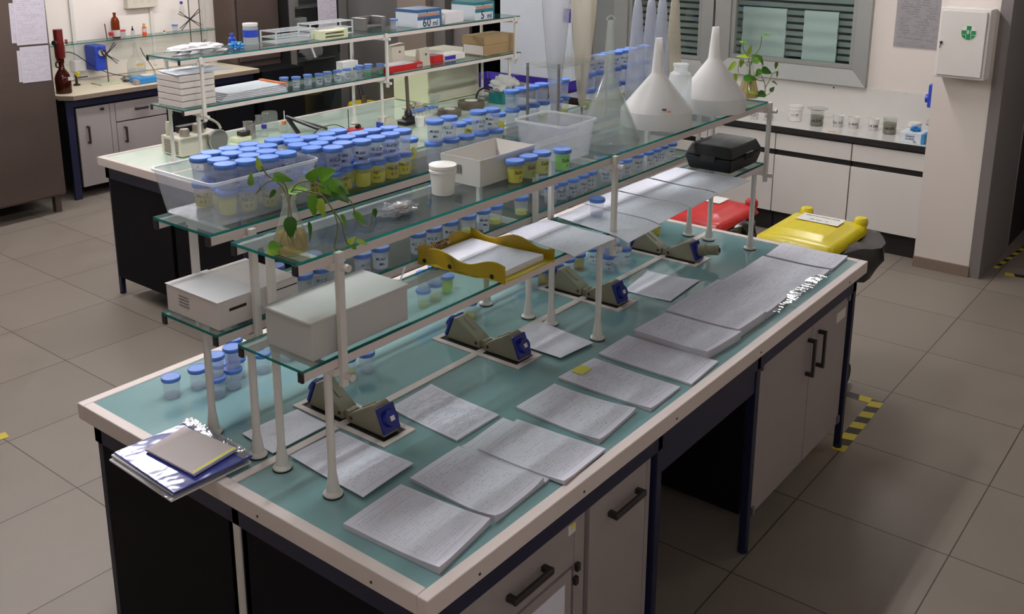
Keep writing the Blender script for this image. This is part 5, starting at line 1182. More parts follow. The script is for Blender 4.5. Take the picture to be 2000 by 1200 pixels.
# white panel with blue stripe beside the doorway
t = thing('white_appliance', 'white appliance with a purple-blue base band behind the hanging cones', 'appliance', (6.0, 4.05, .0))
bx(5.80, 6.12, 3.66, 4.46, .92, 2.2).build('body', 'box_white', t, smooth=False, bevel=.006); bx(5.798, 6.12, 3.66, 4.46, .83, .918).build('base_band', 'purple_blue', t, smooth=False)
bx(5.82, 6.12, 3.70, 4.42, 0, .83).build('stand', 'door_grey_dark', t, smooth=False)
b = MB(); b.box(5.796, 5.80, 3.67, 3.75, 1.44, 1.56); b.build('blue_mark', 'purple_blue', t, smooth=False); b = MB(); b.cyl((5.795, 4.22, 1.13), (5.80, 4.22, 1.13), .006, n=10); b.build('lock', 'handle_dark', t)
tub('blue_bowl', 'purple-blue tub behind the far stacked cups', 'tub', 5.25, 5.55, 4.05, 4.40, .88, .09, .02, 'purple_blue', rimm='purple_blue'); 
t = thing('side_table', 'low grey stand beyond the mint bench carrying the blue tub', 'stand', (5.4, 4.2, 0)); bx(5.15, 5.70, 3.95, 4.5, .84, .88).build('top', 'door_grey_dark', t, smooth=False)
for x in (5.17, 5.65):
    for y in (3.97, 4.45): bx(x, x+.03, y, y+.03, 0, .84).build('leg', 'door_grey_dark', t, smooth=False)
# ================================================================ things on the back rack, upper shelf
A, Bz = 1.5755, 1.2855
def crumple(name, label, cat, c, r, m, seed, amp=.8, fr=3., zmin=None):
    v_, f_ = blob(c, r, 26, 16, seed, amp, fr); zz = c[2]-r[2]*.8 if zmin is None else zmin
    b = MB(); b.add([(p.x, p.y, max(p.z, zz)) for p in v_], f_); return tag(b.build(name, m), label, cat)
crumple('paper_bag', 'crumpled white bag on the near end of the back rack top shelf', 'bag', (2.07, 3.74, A+.022), (.17, .09, .026), 'white_paper', 5, zmin=A+.001)
crumple('blue_wrapper', 'small crumpled light blue wrapper beside the white bag', 'wrapper', (2.33, 3.72, A+.016), (.04, .045, .022), 'sky_blue', 9, zmin=A+.001)
bottle('wash_bottle', 'small dark blue spray bottle on the back rack top shelf', 'bottle', 2.36, 3.80, A+.001, [(.02, 0), (.022, .003), (.022, .05), (.01, .06)], 'bright_blue', [(.008, .06), (.012, .065), (.012, .08), (0, .08)], 'bright_blue')
bottle('plastic_jar', 'clear jar with a broad blue band on the back rack top shelf', 'jar', 2.50, 3.80, A+.001, [(.045, 0), (.047, .003), (.047, .10), (.044, .115), (0, .115)], 'frosted_clear', [(.047, .115), (.047, .13), (0, .13)], 'white_plastic', [(.0475, .045), (.0475, .09)], 'bright_blue')
def wire_rack(label, x0, x1, y0, y1, z, h, m='white_plastic', tiers=2):
    t = thing('tube_rack', label, 'test tube rack', ((x0+x1)/2, (y0+y1)/2, z), 'test tube racks on the back rack top shelf'); b = MB(); w = .004
    for x in (x0, x1): b.box(x-w, x+w, y0-w, y0+w, z, z+h); b.box(x-w, x+w, y1-w, y1+w, z, z+h)
    b.build('frame', m, t, smooth=False)
    for k in range(tiers+1):
        zz = z+h*k/tiers-(.006 if k else 0); b = MB()
        if k == 0: b.box(x0, x1, y0, y1, zz+.0005, zz+.004)
        else:
            b.box(x0, x1, y0-.003, y0+.007, zz, zz+.005); b.box(x0, x1, y1-.007, y1+.003, zz, zz+.005); n = int((x1-x0)/.035)
            for i in range(n+1): x = x0+(x1-x0)*i/n; b.box(x-.003, x+.003, y0+.007, y1-.007, zz, zz+.005)
        b.build('tier', m, t, smooth=False)
wire_rack('long clear-white wire tube rack on the back rack top shelf', 2.60, 2.91, 3.68, 3.83, A+.001, .075, 'frosted_clear')
wire_rack('clear wire tube rack behind the cream one on the back rack top shelf', 2.93, 3.30, 3.74, 3.86, A+.001, .09, 'frosted_clear')
t = thing('cream_rack', 'cream slotted tube block on the back rack top shelf', 'test tube rack', (3.02, 3.64, A+.001), None)
b = MB(); b.box(2.90, 2.935, 3.60, 3.70, A+.001, A+.058); b.box(3.095, 3.13, 3.60, 3.70, A+.001, A+.058)
for k in range(3): b.box(2.935, 3.095, 3.60, 3.70, A+.001+.022*k, A+.010+.022*k)
b.build('body', 'cream_enamel', t, smooth=False)
t = thing('steel_box', 'open steel box frame at the back of the top shelf, by the middle post', 'box', (3.55, 3.83, A+.001))
b = MB(); x0, x1, y0, y1, z0, z1 = 3.42, 3.64, 3.76, 3.88, A+.001, A+.085
b.box(x0, x0+.04, y0, y1, z0, z1); b.box(x1-.04, x1, y0, y1, z0, z1); b.box(x0+.04, x1-.04, y1-.004, y1, z0, z1); b.box(x0+.04, x1-.04, y0, y0+.01, z0+.02, z0+.035); b.build('body', 'steel_grey', t, smooth=False)
def carton(label, x0, x1, y0, y1, z, h, band, txt, size, tm):
    t = thing('syringe_box', label, 'box', ((x0+x1)/2, (y0+y1)/2, z), 'printed product boxes on the back rack top shelf')
    bx(x0, x1, y0, y1, z+.001, z+h).build('body', 'box_white', t, smooth=False)
    b = MB(); b.box(x0-.0006, x1+.0006, y0-.0006, y1+.0006, z+h-.022, z+h+.0006); b.build('band', band, t, smooth=False)
    b = MB(); b.box(x0, x1, y0-.001, y0, z+h*.42, z+h*.62); b.box(x1-.018, x1+.001, y0-.0012, y0, z+.001, z+h-.02); b.build('band', band, t, smooth=False)
    b = MB(); b.box(x0+.005, x1-.02, y0-.0013, y0-.0003, z+h*.62, z+h*.8); b.build('silver_strip', 'door_grey', t, smooth=False)
    b = MB(); b.bar((x0+.02, y0-.0018, z+h*.64), (x1-.03, y0-.0018, z+h*.72), .001, .006); b.build('red_line', 'orange_paint', t, smooth=False)
    b = MB(); text_on(b, txt[0], size, (x0+(x1-x0)*.38, y0-.0012, z+h*.25), (1, 0, 0), (0, 0, 1), .0004); text_on(b, txt[1], size*.66, (x0+(x1-x0)*.74, y0-.0012, z+h*.19), (1, 0, 0), (0, 0, 1), .0004)
    bb = b.build('lettering', tm, t, smooth=False)
    b = MB(); b.cyl((x0+(x1-x0)*.4, y0-.001, z+h*.85), (x0+(x1-x0)*.4, y0-.003, z+h*.85), .006, n=12); b.build('button', 'handle_dark', t)
carton('white and blue box marked 60 ml on the back rack top shelf', 3.78, 4.03, 3.585, 3.80, A, .128, 'box_blue', ('60', 'ml'), .088, 'dark_text')
carton('white and teal box marked 5 ml, right of the white open carton', 4.43, 4.66, 3.60, 3.84, A, .135, 'box_teal', ('5', 'ml'), .086, 'dark_text')
t = thing('open_carton', 'tilted open white carton between the two product boxes', 'carton', (4.2, 3.7, A+.001))
b = MB(); b.box(4.07, 4.30, 3.60, 3.78, A+.001, A+.085); b.rot(.10, (4.18, 3.69, 0)); b.build('body', 'white_paper', t, smooth=False, bevel=.003)
b = MB(); b.add([(4.04, 3.585, A+.065), (4.06, 3.60, A+.015), (4.09, 3.60, A+.09)], [(0, 1, 2)]); b.build('flap', 'white_paper', t, smooth=False)
# ---- lower shelf of the back rack
t = thing('paper_box_stack', 'pile of white paper trays at the near end of the back rack lower shelf', 'paper tray', (1.98, 3.72, Bz+.001))
for k in range(5):
    bx(1.86, 2.09, 3.625, 3.86, Bz+.001+.037*k, Bz+.034+.037*k).build('tray', 'carton_white', t, smooth=False, bevel=.002)
sheet_stack('loose_sheet', 'sheet lying on top of the white paper trays of the back rack', [(1.88, 3.87), (2.20, 3.85), (2.22, 3.62), (1.85, 3.64)], Bz+.187, .003, 'plain_sheet', curl=.004)
t = thing('binder', 'open binder of white sheets with an orange edge on the back rack', 'binder', (2.35, 3.72, Bz+.001))
for k in range(5):
    b = MB(); b.box(2.12+.01*k, 2.60, 3.60+.006*k, 3.86, Bz+.002+.009*k, Bz+.008+.009*k); b.rot(.03*(k-2), (2.4, 3.72, 0)); b.build('sheets', 'white_paper' if k % 2 else 'box_white', t, smooth=False)
b = MB(); b.box(2.585, 2.61, 3.60, 3.86, Bz+.045, Bz+.053); b.build('orange_edge', 'orange_paint', t, smooth=False)
t = thing('small_carton', 'small white carton behind the cups on the back rack lower shelf', 'carton', (3.3, 3.8, Bz+.001)); bx(3.22, 3.36, 3.76, 3.83, Bz+.001, Bz+.095).build('body', 'white_plastic', t, smooth=False, bevel=.002)
t = thing('red_flat_box', 'flat red box on the lower shelf just right of the middle post', 'box', (3.65, 3.65, Bz+.001)); bx(3.48, 3.84, 3.60, 3.70, Bz+.001, Bz+.045).build('body', 'red_plastic', t, smooth=False, bevel=.002)
bx(3.48, 3.75, 3.605, 3.70, Bz+.0455, Bz+.052).build('top_tray', 'white_paper', t, smooth=False); bx(3.78, 3.83, 3.598, 3.5995, Bz+.012, Bz+.03).build('label_patch', 'door_grey', t, smooth=False)
def pack(label, x0, x1, y0, y1, h, m, mark='dark_text'):
    t = thing('soap_carton', label, 'carton', ((x0+x1)/2, (y0+y1)/2, Bz+.001), 'white cartons on the back rack lower shelf'); b = MB()
    b.add([(x0, y0, Bz+.001), (x1, y0, Bz+.001), (x1, y1, Bz+.001), (x0, y1, Bz+.001), (x0, y0+.01, Bz+h), (x1, y0+.01, Bz+h*1.03), (x1, y1-.02, Bz+h*1.05), (x0, y1-.02, Bz+h)], [(0, 3, 2, 1), (4, 5, 6, 7), (0, 1, 5, 4), (1, 2, 6, 5), (2, 3, 7, 6), (3, 0, 4, 7)])
    b.build('body', m, t, smooth=False); b = MB(); b.cyl(((x0+x1)/2+.01, y0+.003, Bz+h*.68), ((x0+x1)/2+.01, y0+.001, Bz+h*.68), .008, n=12); b.build('mark', mark, t)
pack('wide cream carton standing behind the red flat box', 3.70, 3.83, 3.76, 3.83, .16, 'device_beige')
pack('narrow cream carton with a dark mark, front of the pair', 3.86, 3.965, 3.64, 3.70, .125, 'cream_shade')
t = thing('red_tip_box', 'red box with a clear lid on the back rack lower shelf', 'box', (4.06, 3.72, Bz+.001)); bx(4.02, 4.13, 3.66, 3.77, Bz+.001, Bz+.06).build('body', 'red_plastic', t, smooth=False, bevel=.003); bx(4.018, 4.132, 3.658, 3.772, Bz+.0605, Bz+.085).build('lid', 'clear_glass' if False else 'tub_plastic', t, smooth=False, bevel=.003)
t = thing('filter_box', 'white box with a violet-blue front panel on the lower shelf', 'box', (4.25, 3.72, Bz+.001)); bx(4.17, 4.40, 3.68, 3.80, Bz+.001, Bz+.048).build('body', 'white_plastic', t, smooth=False, bevel=.002); bx(4.17, 4.29, 3.678, 3.6795, Bz+.008, Bz+.038).build('front_panel', 'purple_blue', t, smooth=False)
t = thing('cardboard_box', 'brown cardboard box with lighter end at the far end of the back rack', 'box', (4.62, 3.7, Bz+.001)); bx(4.56, 4.93, 3.62, 3.84, Bz+.001, Bz+.085).build('body', 'cardboard', t, smooth=False, bevel=.002)
bx(4.555, 4.935, 3.615, 3.845, Bz+.0855, Bz+.150).build('lid', 'cardboard', t, smooth=False, bevel=.002); bx(4.558, 4.5595, 3.63, 3.83, Bz+.01, Bz+.08).build('end_label', 'carton_white', t, smooth=False)
# ---- things standing on the mint bench
t = thing('vented_device', 'beige vented instrument with a round steel dish on the mint bench corner', 'instrument', (2.2, 4.05, H))
x0, x1, y0, y1 = 2.05, 2.36, 3.96, 4.17
bx(x0, x1, y0, y1, H+.006, H+.122).build('body', 'device_beige', t, smooth=False, bevel=.005)
for k in range(8): bx(x0-.0015, x0+.001, y0+.03, y1-.03, H+.02+.011*k, H+.025+.011*k).build('vent', 'brown_device', t, smooth=False)
b = MB(); b.cyl((2.30, 3.955, H+.078), (2.30, 3.925, H+.078), .066, .066, 32); b.build('dish', 'steel_grey', t)
b = MB(); b.tube([(2.30+.067*math.cos(a), 3.925, H+.078+.067*math.sin(a)) for a in [2*PI*k/24 for k in range(25)]], .004, 6); b.build('rim', 'chrome', t)
b = MB(); b.tube(curve([(2.24, 4.06, H+.20), (2.30, 4.03, H+.205), (2.35, 4.0, H+.17), (2.36, 3.98, H+.135)], 5), .008, 8); b.build('hose', 'cream_shade', t)
for i, (x, y, r, h, m) in enumerate([(2.12, 4.02, .032, .045, 'steel_bright'), (2.24, 4.05, .036, .055, 'steel_bright'), (2.08, 4.12, .022, .085, 'cream_shade')]):
    MB().lathe([(r*.95, 0), (r, .005), (r, h*.7), (r*.8, h), (0, h)], (x, y, H+.1225), 22).build('pot', m, t)
bx(2.14, 2.34, 4.10, 4.155, H+.1225, H+.165).build('black_unit', 'black_plastic', t, smooth=False, bevel=.006)
bottle('reagent_bottle', 'clear bottle with a violet-blue cap on the mint bench', 'bottle', 2.76, 4.06, H, [(.028, .001), (.03, .004), (.03, .05), (.014, .062)], 'clear_glass', [(.018, .058), (.018, .085), (0, .085)], 'purple_blue')
bottle('reagent_bottle', 'clear bottle with a rust-red cap and a straw on the mint bench', 'bottle', 2.93, 4.06, H, [(.026, .001), (.028, .004), (.028, .05), (.012, .062)], 'clear_glass', [(.015, .058), (.015, .08), (0, .08)], 'orange_paint')
MB().cyl((2.935, 4.06, H+.08), (2.94, 4.065, H+.15), .003, n=6).build('straw', 'white_plastic', bpy.data.objects['reagent_bottle.003']) if 'reagent_bottle.003' in bpy.data.objects else None
bottle('steel_beaker', 'polished steel cup beside the violet-capped bottle', 'cup', 2.68, 4.10, H, [(.030, .001), (.032, .003), (.032, .09), (.028, .10), (0, .10)], 'chrome')
bottle('glass_beaker', 'upturned large clear beaker on the mint bench', 'beaker', 2.92, 4.20, H, [(.055, .001), (.055, .12), (.048, .13), (0, .13)], 'clear_funnel')
bottle('glass_beaker', 'smaller clear flask left of the upturned beaker', 'flask', 2.84, 4.22, H, [(.035, .001), (.036, .06), (.018, .09), (.024, .115)], 'clear_funnel')
bottle('glass_beaker', 'crinkled clear cup behind the polished steel one', 'cup', 2.75, 4.22, H, [(.03, .001), (.034, .08), (.036, .085)], 'bag_plastic')
t = thing('pipette_stand', 'black angled holder on the mint bench, behind the crowded cups', 'holder', (3.0, 3.98, H)); b = MB(); b.bar((2.98, 4.10, H+.10), (3.06, 3.86, H+.03), .03, .015); b.bar((2.98, 4.08, H+.09), (2.96, 3.95, H+.006), .03, .015); b.bar((3.0, 4.09, H+.09), (3.18, 3.90, H+.008), .03, .012); b.build('frame', 'black_plastic', t, smooth=False, bevel=.003)
t = thing('instrument_box', 'small pale box and dark base left of the polished cup', 'box', (2.60, 4.08, H)); bx(2.52, 2.64, 4.04, 4.12, H+.001, H+.03).build('base', 'cream_enamel', t, smooth=False, bevel=.003); bx(2.58, 2.64, 4.06, 4.12, H+.0305, H+.06).build('top', 'black_plastic', t, smooth=False, bevel=.003)
tag(MB().tube(curve([(3.02, 3.86, H+.006), (3.08, 3.84, H+.04), (3.18, 3.82, H+.045), (3.26, 3.80, H+.006)], 6), .003, 6).build('looped_wire', 'wire_black'), 'thin black wire loop standing on the mint bench', 'wire')
t = thing('retort_stand', 'thin rod on a small red base with a black knob', 'stand', (3.28, 3.74, H)); MB().cyl((3.25, 3.76, H+.012), (3.25, 3.76, H+.15), .003, n=8).build('rod', 'handle_dark', t); bx(3.20, 3.34, 3.70, 3.78, H+.001, H+.014).build('base', 'red_plastic', t, smooth=False, bevel=.002)
MB().lathe([(.02, .014), (.022, .03), (.012, .04), (0, .04)], (3.31, 3.73, H), 16).build('knob', 'black_plastic', t)
t = thing('cream_dispenser', 'small cream angular box with a blue side on the mint bench', 'box', (3.5, 3.62, H)); MB().prism([(3.42, H+.001), (3.55, H+.001), (3.55, H+.04), (3.49, H+.085), (3.44, H+.08)], 3.58, 3.66, 'y').build('body', 'cream_shade', t, smooth=False, bevel=.003)
bx(3.408, 3.419, 3.59, 3.65, H+.001, H+.05).build('side', 'bright_blue', t, smooth=False)
t = thing('microscope_post', 'black-based brown pole instrument in front of the cream cabinet', 'instrument', (3.72, 3.60, H))
MB().lathe([(.045, .002), (.05, .006), (.045, .045), (.028, .055), (.026, .085), (.014, .10), (0, .10)], (3.70, 3.62, H), 22).build('base', 'black_plastic', t); bx(3.60, 3.80, 3.55, 3.66, H+.001, H+.03).build('foot', 'black_plastic', t, smooth=False, bevel=.004)
MB().cyl((3.70, 3.62, H+.09), (3.69, 3.62, H+.33), .013, n=14).build('pole', 'brown_device', t); MB().cyl((3.69, 3.62, H+.335), (3.69, 3.62, H+.37), .011, n=14).build('tip', 'handle_dark', t)
t = thing('vial_rack', 'rack of tiny clear vials with blue caps on the mint bench', 'vial rack', (3.9, 3.75, H))
bx(3.78, 4.10, 3.66, 3.76, H+.001, H+.012).build('tray', 'white_plastic', t, smooth=False)
for i in range(8):
    for j in range(2):
        x = 3.80+.04*i; y = 3.69+.04*j; v = MB().lathe([(.012, .013), (.012, .045), (0, .045)], (x, y, H), 10).build('vial', 'clear_glass', t); MB().lathe([(.013, .045), (.013, .056), (0, .056)], (x, y, H), 10).build('cap', 'lid_blue', v)
bottle('reagent_cup', 'white cup with a blue lid rim behind the crowded cups', 'cup', 3.66, 3.47, H, [(.03, .001), (.034, .06), (0, .06)], 'white_plastic', [(.035, .06), (.035, .07), (0, .07)], 'white_plastic')
t = thing('incubator', 'cream enamel incubator cabinet with grey-beige lid on the mint bench', 'incubator', (4.5, 4.1, H))
bx(4.30, 4.92, 3.98, 4.36, H+.004, H+.30).build('body', 'cream_enamel', t, smooth=False, bevel=.004)
bx(4.315, 4.91, 3.972, 3.979, H+.02, H+.29).build('side_panel', 'cream_shade', t, smooth=False)
b = MB(); b.box(4.28, 4.94, 3.95, 4.38, H+.315, H+.375); b.build('lid', 'cream_shade', t, smooth=False, bevel=.004); bx(4.31, 4.91, 3.985, 4.35, H+.30, H+.315).build('gasket', 'brown_device', t, smooth=False)
bx(4.86, 4.89, 3.965, 3.972, H+.26, H+.31).build('latch', 'brown_device', t, smooth=False)
def disc(label, x, y, r, h):
    t = thing('hot_plate', label, 'hot plate', (x, y, H+.001), 'dark round hot plates on the mint bench'); MB().lathe([(r, 0), (r*1.04, .008), (r*1.04, h-.006), (r, h), (0, h)], (x, y, H+.001), 30).build('body', 'brown_device', t); MB().lathe([(r*.5, h), (r*.5, h+.004), (0, h+.004)], (x, y, H+.001), 24).build('plate', 'white_plastic', t); return t
disc('dark round hot plate with white centre, left of the two', 4.08, 3.56, .085, .05); disc('dark round hot plate with white centre, right of the two', 4.40, 3.62, .10, .06)
t = thing('glass_pitcher', 'clear empty jug standing against the cream incubator', 'jug', (4.28, 3.86, H)); MB().lathe([(.03, .001), (.042, .11), (.044, .112), (.041, .11), (.029, .004)], (4.22, 3.84, H), 24, cap=False).build('body', 'clear_funnel', t)
crumple('tubing_heap', 'tangle of pale tubing on the mint bench by the incubator', 'tubing', (4.02, 3.86, H+.03), (.08, .05, .035), 'cream_shade', 17, 1.2, 5., H+.002)
t = thing('glove_box', 'teal box under a crumpled white bag, far end of the mint bench', 'box', (4.75, 3.60, H)); bx(4.66, 4.84, 3.52, 3.66, H+.001, H+.085).build('body', 'teal_box', t, smooth=False, bevel=.002)
crumple('white_bag', 'crumpled white plastic bag on the teal box', 'bag', (4.77, 3.60, H+.15), (.12, .085, .06), 'frosted_plastic', 21, .7, 2.4, H+.0865)
tag(MB().tube(curve([(4.55, 3.70, H+.006), (4.56, 3.69, H+.09), (4.62, 3.68, H+.12), (4.69, 3.68, H+.10)], 5), .008, 8).build('black_hose', 'wire_black'), 'black bent hose beside the teal box', 'hose')
tag(bx(1.97, 2.06, 3.66, 3.69, H+.001, H+.012).build('wood_block', 'dark_red', smooth=False), 'small dark red bar lying at the corner of the mint bench', 'bar')
tag(MB().tube([(6.0, 5.05+.14*math.cos(a), .85+.16*math.sin(a)) for a in [2*PI*k/20 for k in range(21)]], .010, 6).build('cable_coil', 'handle_dark'), 'dark coil of cable hanging in front of the doorway', 'cable') if False else None
# ================================================================ counter under the window
cx = 5.60
t = thing('wall_counter', 'white glossy counter with a dark edge under the windows', 'counter', (5.85, 1.9, .79)); bx(5.592, 6.148, .53, 3.62, .795, .83).build('top', 'counter_white', t, smooth=False)
bx(5.585, 5.592, .53, 3.62, .785, .829).build('edge', 'gap_black', t, smooth=False)
bx(6.135, 6.149, .53, 3.4, .8305, 1.095).build('splashback', 'counter_white', t, smooth=False)
b = MB(); b.cyl((6.134, 1.42, 1.07), (6.136, 1.42, 1.07), .007, n=10); b.build('screw_cap', 'handle_dark', t)
yy = [.54, 1.055, 1.635, 2.2, 2.78]
for k in range(4):
    y0, y1 = yy[k]+.004, yy[k+1]-.004; nm = ['next to the pillar', 'behind the yellow bin', 'behind the red bin', 'farthest from the pillar'][k]
    t = thing('counter_cabinet', 'white drawer and door cabinet under the counter, '+nm, 'cabinet', (5.85, (y0+y1)/2, .1), 'white cabinets under the window counter')
    bx(cx+.024, 6.14, y0, y1, .15, .785).build('body', 'gap_black', t, smooth=False)
    bx(cx, cx+.02, y0, y1, .65, .772).build('drawer', 'cabinet_white', t, smooth=False, bevel=.001)
    bx(cx, cx+.02, y0, y1, .165, .606).build('door', 'cabinet_white', t, smooth=False, bevel=.001)
    bx(cx+.05, 6.14, y0, y1, .0, .149).build('plinth', 'gap_black', t, smooth=False)
    if k == 1:
        b = MB(); b.tube(curve([(cx-.002, y1-.04, .56), (cx-.02, y1-.03, .58), (cx-.02, y1-.02, .50), (cx-.002, y1-.03, .46)], 5), .003, 6)
ZC = .8305
def pot(label, x, y, r, h, kind, txt='Gm 325'):
    if kind == 'pot':
        t = thing('sample_pot', label, 'pot', (x, y, ZC), 'labelled sample pots on the window counter'); MB().lathe([(r*.82, 0), (r*.88, .003), (r*.97, h*.72), (r*1.04, h*.74), (r*1.04, h*.80), (r, h*.82), (r*1.04, h*.88), (r*1.04, h), (0, h)], (x, y, ZC), 28).build('body', 'white_plastic', t)
    elif kind == 'cup':
        t = thing('sample_cup', label, 'cup', (x, y, ZC), 'labelled sample pots on the window counter'); MB().lathe([(r*.8, 0), (r, h), (r*1.08, h+.002), (r*.95, h+.001), (r*.76, .003)], (x, y, ZC), 28, cap=False).build('body', 'frosted_plastic', t); MB().lathe([(0, .004), (r*.76, .004), (r*.80, .02), (0, .02)], (x, y, ZC), 20).build('contents', 'white_plastic', t)
    else:
        t = thing('sample_beaker', label, 'beaker', (x, y, ZC), 'labelled sample pots on the window counter'); MB().lathe([(r*.94, 0), (r, .004), (r, h), (r*1.06, h+.004), (r*.97, h+.002), (r*.97, .006)], (x, y, ZC), 28, cap=False).build('body', 'clear_glass', t); MB().lathe([(0, .003), (r*.93, .003), (r*.95, h*.3), (0, h*.36)], (x, y, ZC), 24).build('contents', 'soil_grey', t); MB().lathe([(0, h*.37), (r*.94, h*.37), (r*.95, h*.72), (0, h*.72)], (x, y, ZC), 24).build('turbid_water', 'liquid_grey', t)
    b = MB(); vs, fs = text_mesh(txt, 1., 0.); a0 = math.pi+.30; rr = r*1.0+.002; b.add([(x+rr*math.cos(a0+v.x*.026/rr), y+rr*math.sin(a0+v.x*.026/rr), ZC+h*.42+v.y*.026) for v in vs], fs); b.build('handwriting', 'marker_ink', t, smooth=False)
for a in [('small white pot left end, half behind the rack post', 5.72, 1.87, .034, .085, 'cup', 'S 27'), ('square-looking white cup behind the rack post', 5.74, 1.76, .036, .09, 'cup', 'Sa 112'), ('white ribbed pot second from the left, by the sediment beaker', 5.86, 1.60, .055, .12, 'pot', '11 77'),
          ('sediment beaker with a watch glass on it, the left one', 5.80, 1.405, .048, .105, 'beaker', 'Sa 214'), ('white cup just right of the left sediment beaker', 5.86, 1.265, .042, .085, 'cup', 'Gm 325'), ('white cup second right of the left sediment beaker', 5.88, 1.155, .044, .085, 'cup', 'G 4060'), ('white cup just left of the right sediment beaker', 5.90, 1.015, .040, .085, 'cup', '14 386'),
          ('sediment beaker without cover, the right one', 5.86, .885, .047, .11, 'beaker', 'Ga 101'), ('white ribbed pot farthest right, behind the glove box', 5.86, .715, .046, .105, 'pot', '14 1971')]: pot(*a)
t = thing('watch_glass', 'shallow watch glass lying on the left sediment beaker', 'watch glass', (5.80, 1.405, ZC+.111)); MB().lathe([(.0, .0), (.05, .006), (.078, .018), (.079, .020), (.05, .009), (0, .003)], (5.80, 1.405, ZC+.1112), 32, cap=False).build('glass', 'clear_glass', t)
tag(bx(5.64, 5.655, 1.20, 1.255, ZC, ZC+.006).build('small_stick', 'label_tan', smooth=False), 'short tan stick at the front edge of the window counter', 'stick')
t = thing('glove_carton', 'white and blue box of gloves with a blue glove sticking out', 'box', (5.72, .67, ZC)); b = MB(); b.box(5.64, 5.80, .60, .745, ZC, ZC+.07); b.build('body', 'box_white', t, smooth=False, bevel=.001)
bx(5.64, 5.80, .58, .599, ZC, ZC+.07).build('blue_side', 'sky_blue', t, smooth=False)
b = MB(); text_on(b, 'Guanti', .022, (5.639, .675, ZC+.048), (0, -1, 0), (0, 0, 1), .0003); text_on(b, 'in nitrile', .018, (5.639, .675, ZC+.028), (0, -1, 0), (0, 0, 1), .0003); text_on(b, 'Blu', .016, (5.639, .64, ZC+.011), (0, -1, 0), (0, 0, 1), .0003); b.build('lettering', 'dark_text', t, smooth=False)
crumple('glove', 'blue glove poking out of the glove box', 'glove', (5.72, .665, ZC+.085), (.03, .03, .018), 'sky_blue', 31, .9, 3., ZC+.0705)
t = thing('towel_dispenser', 'blue-lidded liquid dispenser fixed to the wall beside the pillar', 'dispenser', (5.9, .62, 1.05)); bx(5.78, 5.90, .555, .625, 1.065, 1.23).build('body', 'bright_blue', t, smooth=False, bevel=.008)
MB().cyl((5.84, .625, 1.12), (5.84, .65, 1.12), .03, n=18).build('button', 'bright_blue', t); bx(5.775, 5.905, .532, .554, 1.05, 1.25).build('back_plate', 'white_plastic', t, smooth=False)
bottle('soap_bottle', 'clear bottle with a blue label standing below the blue dispenser', 'bottle', 5.86, .60, ZC, [(.035, .001), (.037, .004), (.037, .12), (.02, .15), (.02, .18), (0, .18)], 'clear_glass', None, None, [(.0375, .04), (.0375, .10)], 'box_white')
# notice on the window wall
t = thing('wall_notice', 'long printed notice in a clear sleeve on the wall left of the first-aid box', 'notice', (6.13, .86, 1.4))
b = MB(); vs = [(6.143, .995, 1.455), (6.143, .70, 1.435), (6.143, .70, 1.90), (6.143, .995, 1.90)]
b.add(vs+[(p[0]+.0015, p[1], p[2]) for p in vs], [(0, 1, 2, 3), (7, 6, 5, 4), (0, 4, 5, 1), (1, 5, 6, 2), (2, 6, 7, 3), (3, 7, 4, 0)], [[(1, 0), (1, 1), (0, 1), (0, 0)]]+[[(0, 0)]*4]*5); b.m = [0]+[1]*5; b.build('sheet', ['notice_print', 'white_paper'], t, smooth=False)
bx(6.139, 6.1425, .69, 1.005, 1.425, 1.90).build('sleeve', 'sleeve_plastic', t, smooth=False)
# first-aid box on the pillar
t = thing('first_aid_box', 'white first-aid cabinet with a green cross hung on the pillar', 'first-aid box', (5.45, .36, 1.35)); x = 5.34
bx(x+.014, 5.498, .185, .485, 1.355, 1.80).build('body', 'cabinet_white', t, smooth=False, bevel=.003); d = bx(x, x+.012, .202, .470, 1.372, 1.785).build('door', 'cabinet_white', t, smooth=False, bevel=.003)
b = MB(); yc, zc, R = .300, 1.652, .047; xs_ = x-.0008
b.cyl((xs_, yc, zc), (xs_-.0006, yc, zc), R, n=32); b.build('badge', 'white_plastic', d)
b = MB()
b.box(xs_-.0014, xs_-.0007, yc-.014, yc+.014, zc-.044, zc+.043); b.box(xs_-.0014, xs_-.0007, yc-.043, yc-.0142, zc-.012, zc+.014); b.box(xs_-.0014, xs_-.0007, yc+.0142, yc+.043, zc-.012, zc+.014)
b.prism([(yc+.043*math.cos(a), zc-.015+.030*math.sin(a)) for a in [-.2-k*.275 for k in range(11)]], xs_-.00135, xs_-.0007, 'x') if False else None
for s in (-1, 1): b.prism([(yc+s*.017, zc-.015), (yc+s*.042, zc-.015), (yc+s*.036, zc-.028), (yc+s*.017, zc-.042)], xs_-.0014, xs_-.0007, 'x')
b.build('green_cross', 'green_sign', d, smooth=False)
b = MB(); text_on(b, '81', .034, (xs_-.0018, yc-.004, zc+.003), (0, -1, 0), (0, 0, 1), .0003); b.build('lettering', 'white_plastic', d, smooth=False)
b = MB(); b.cyl((x-.008, .457, 1.58), (x, .457, 1.58), .009, n=14); b.bar((x-.006, .459, 1.575), (x-.006, .464, 1.545), .004, .003); b.build('lock', 'handle_dark', d, smooth=False)
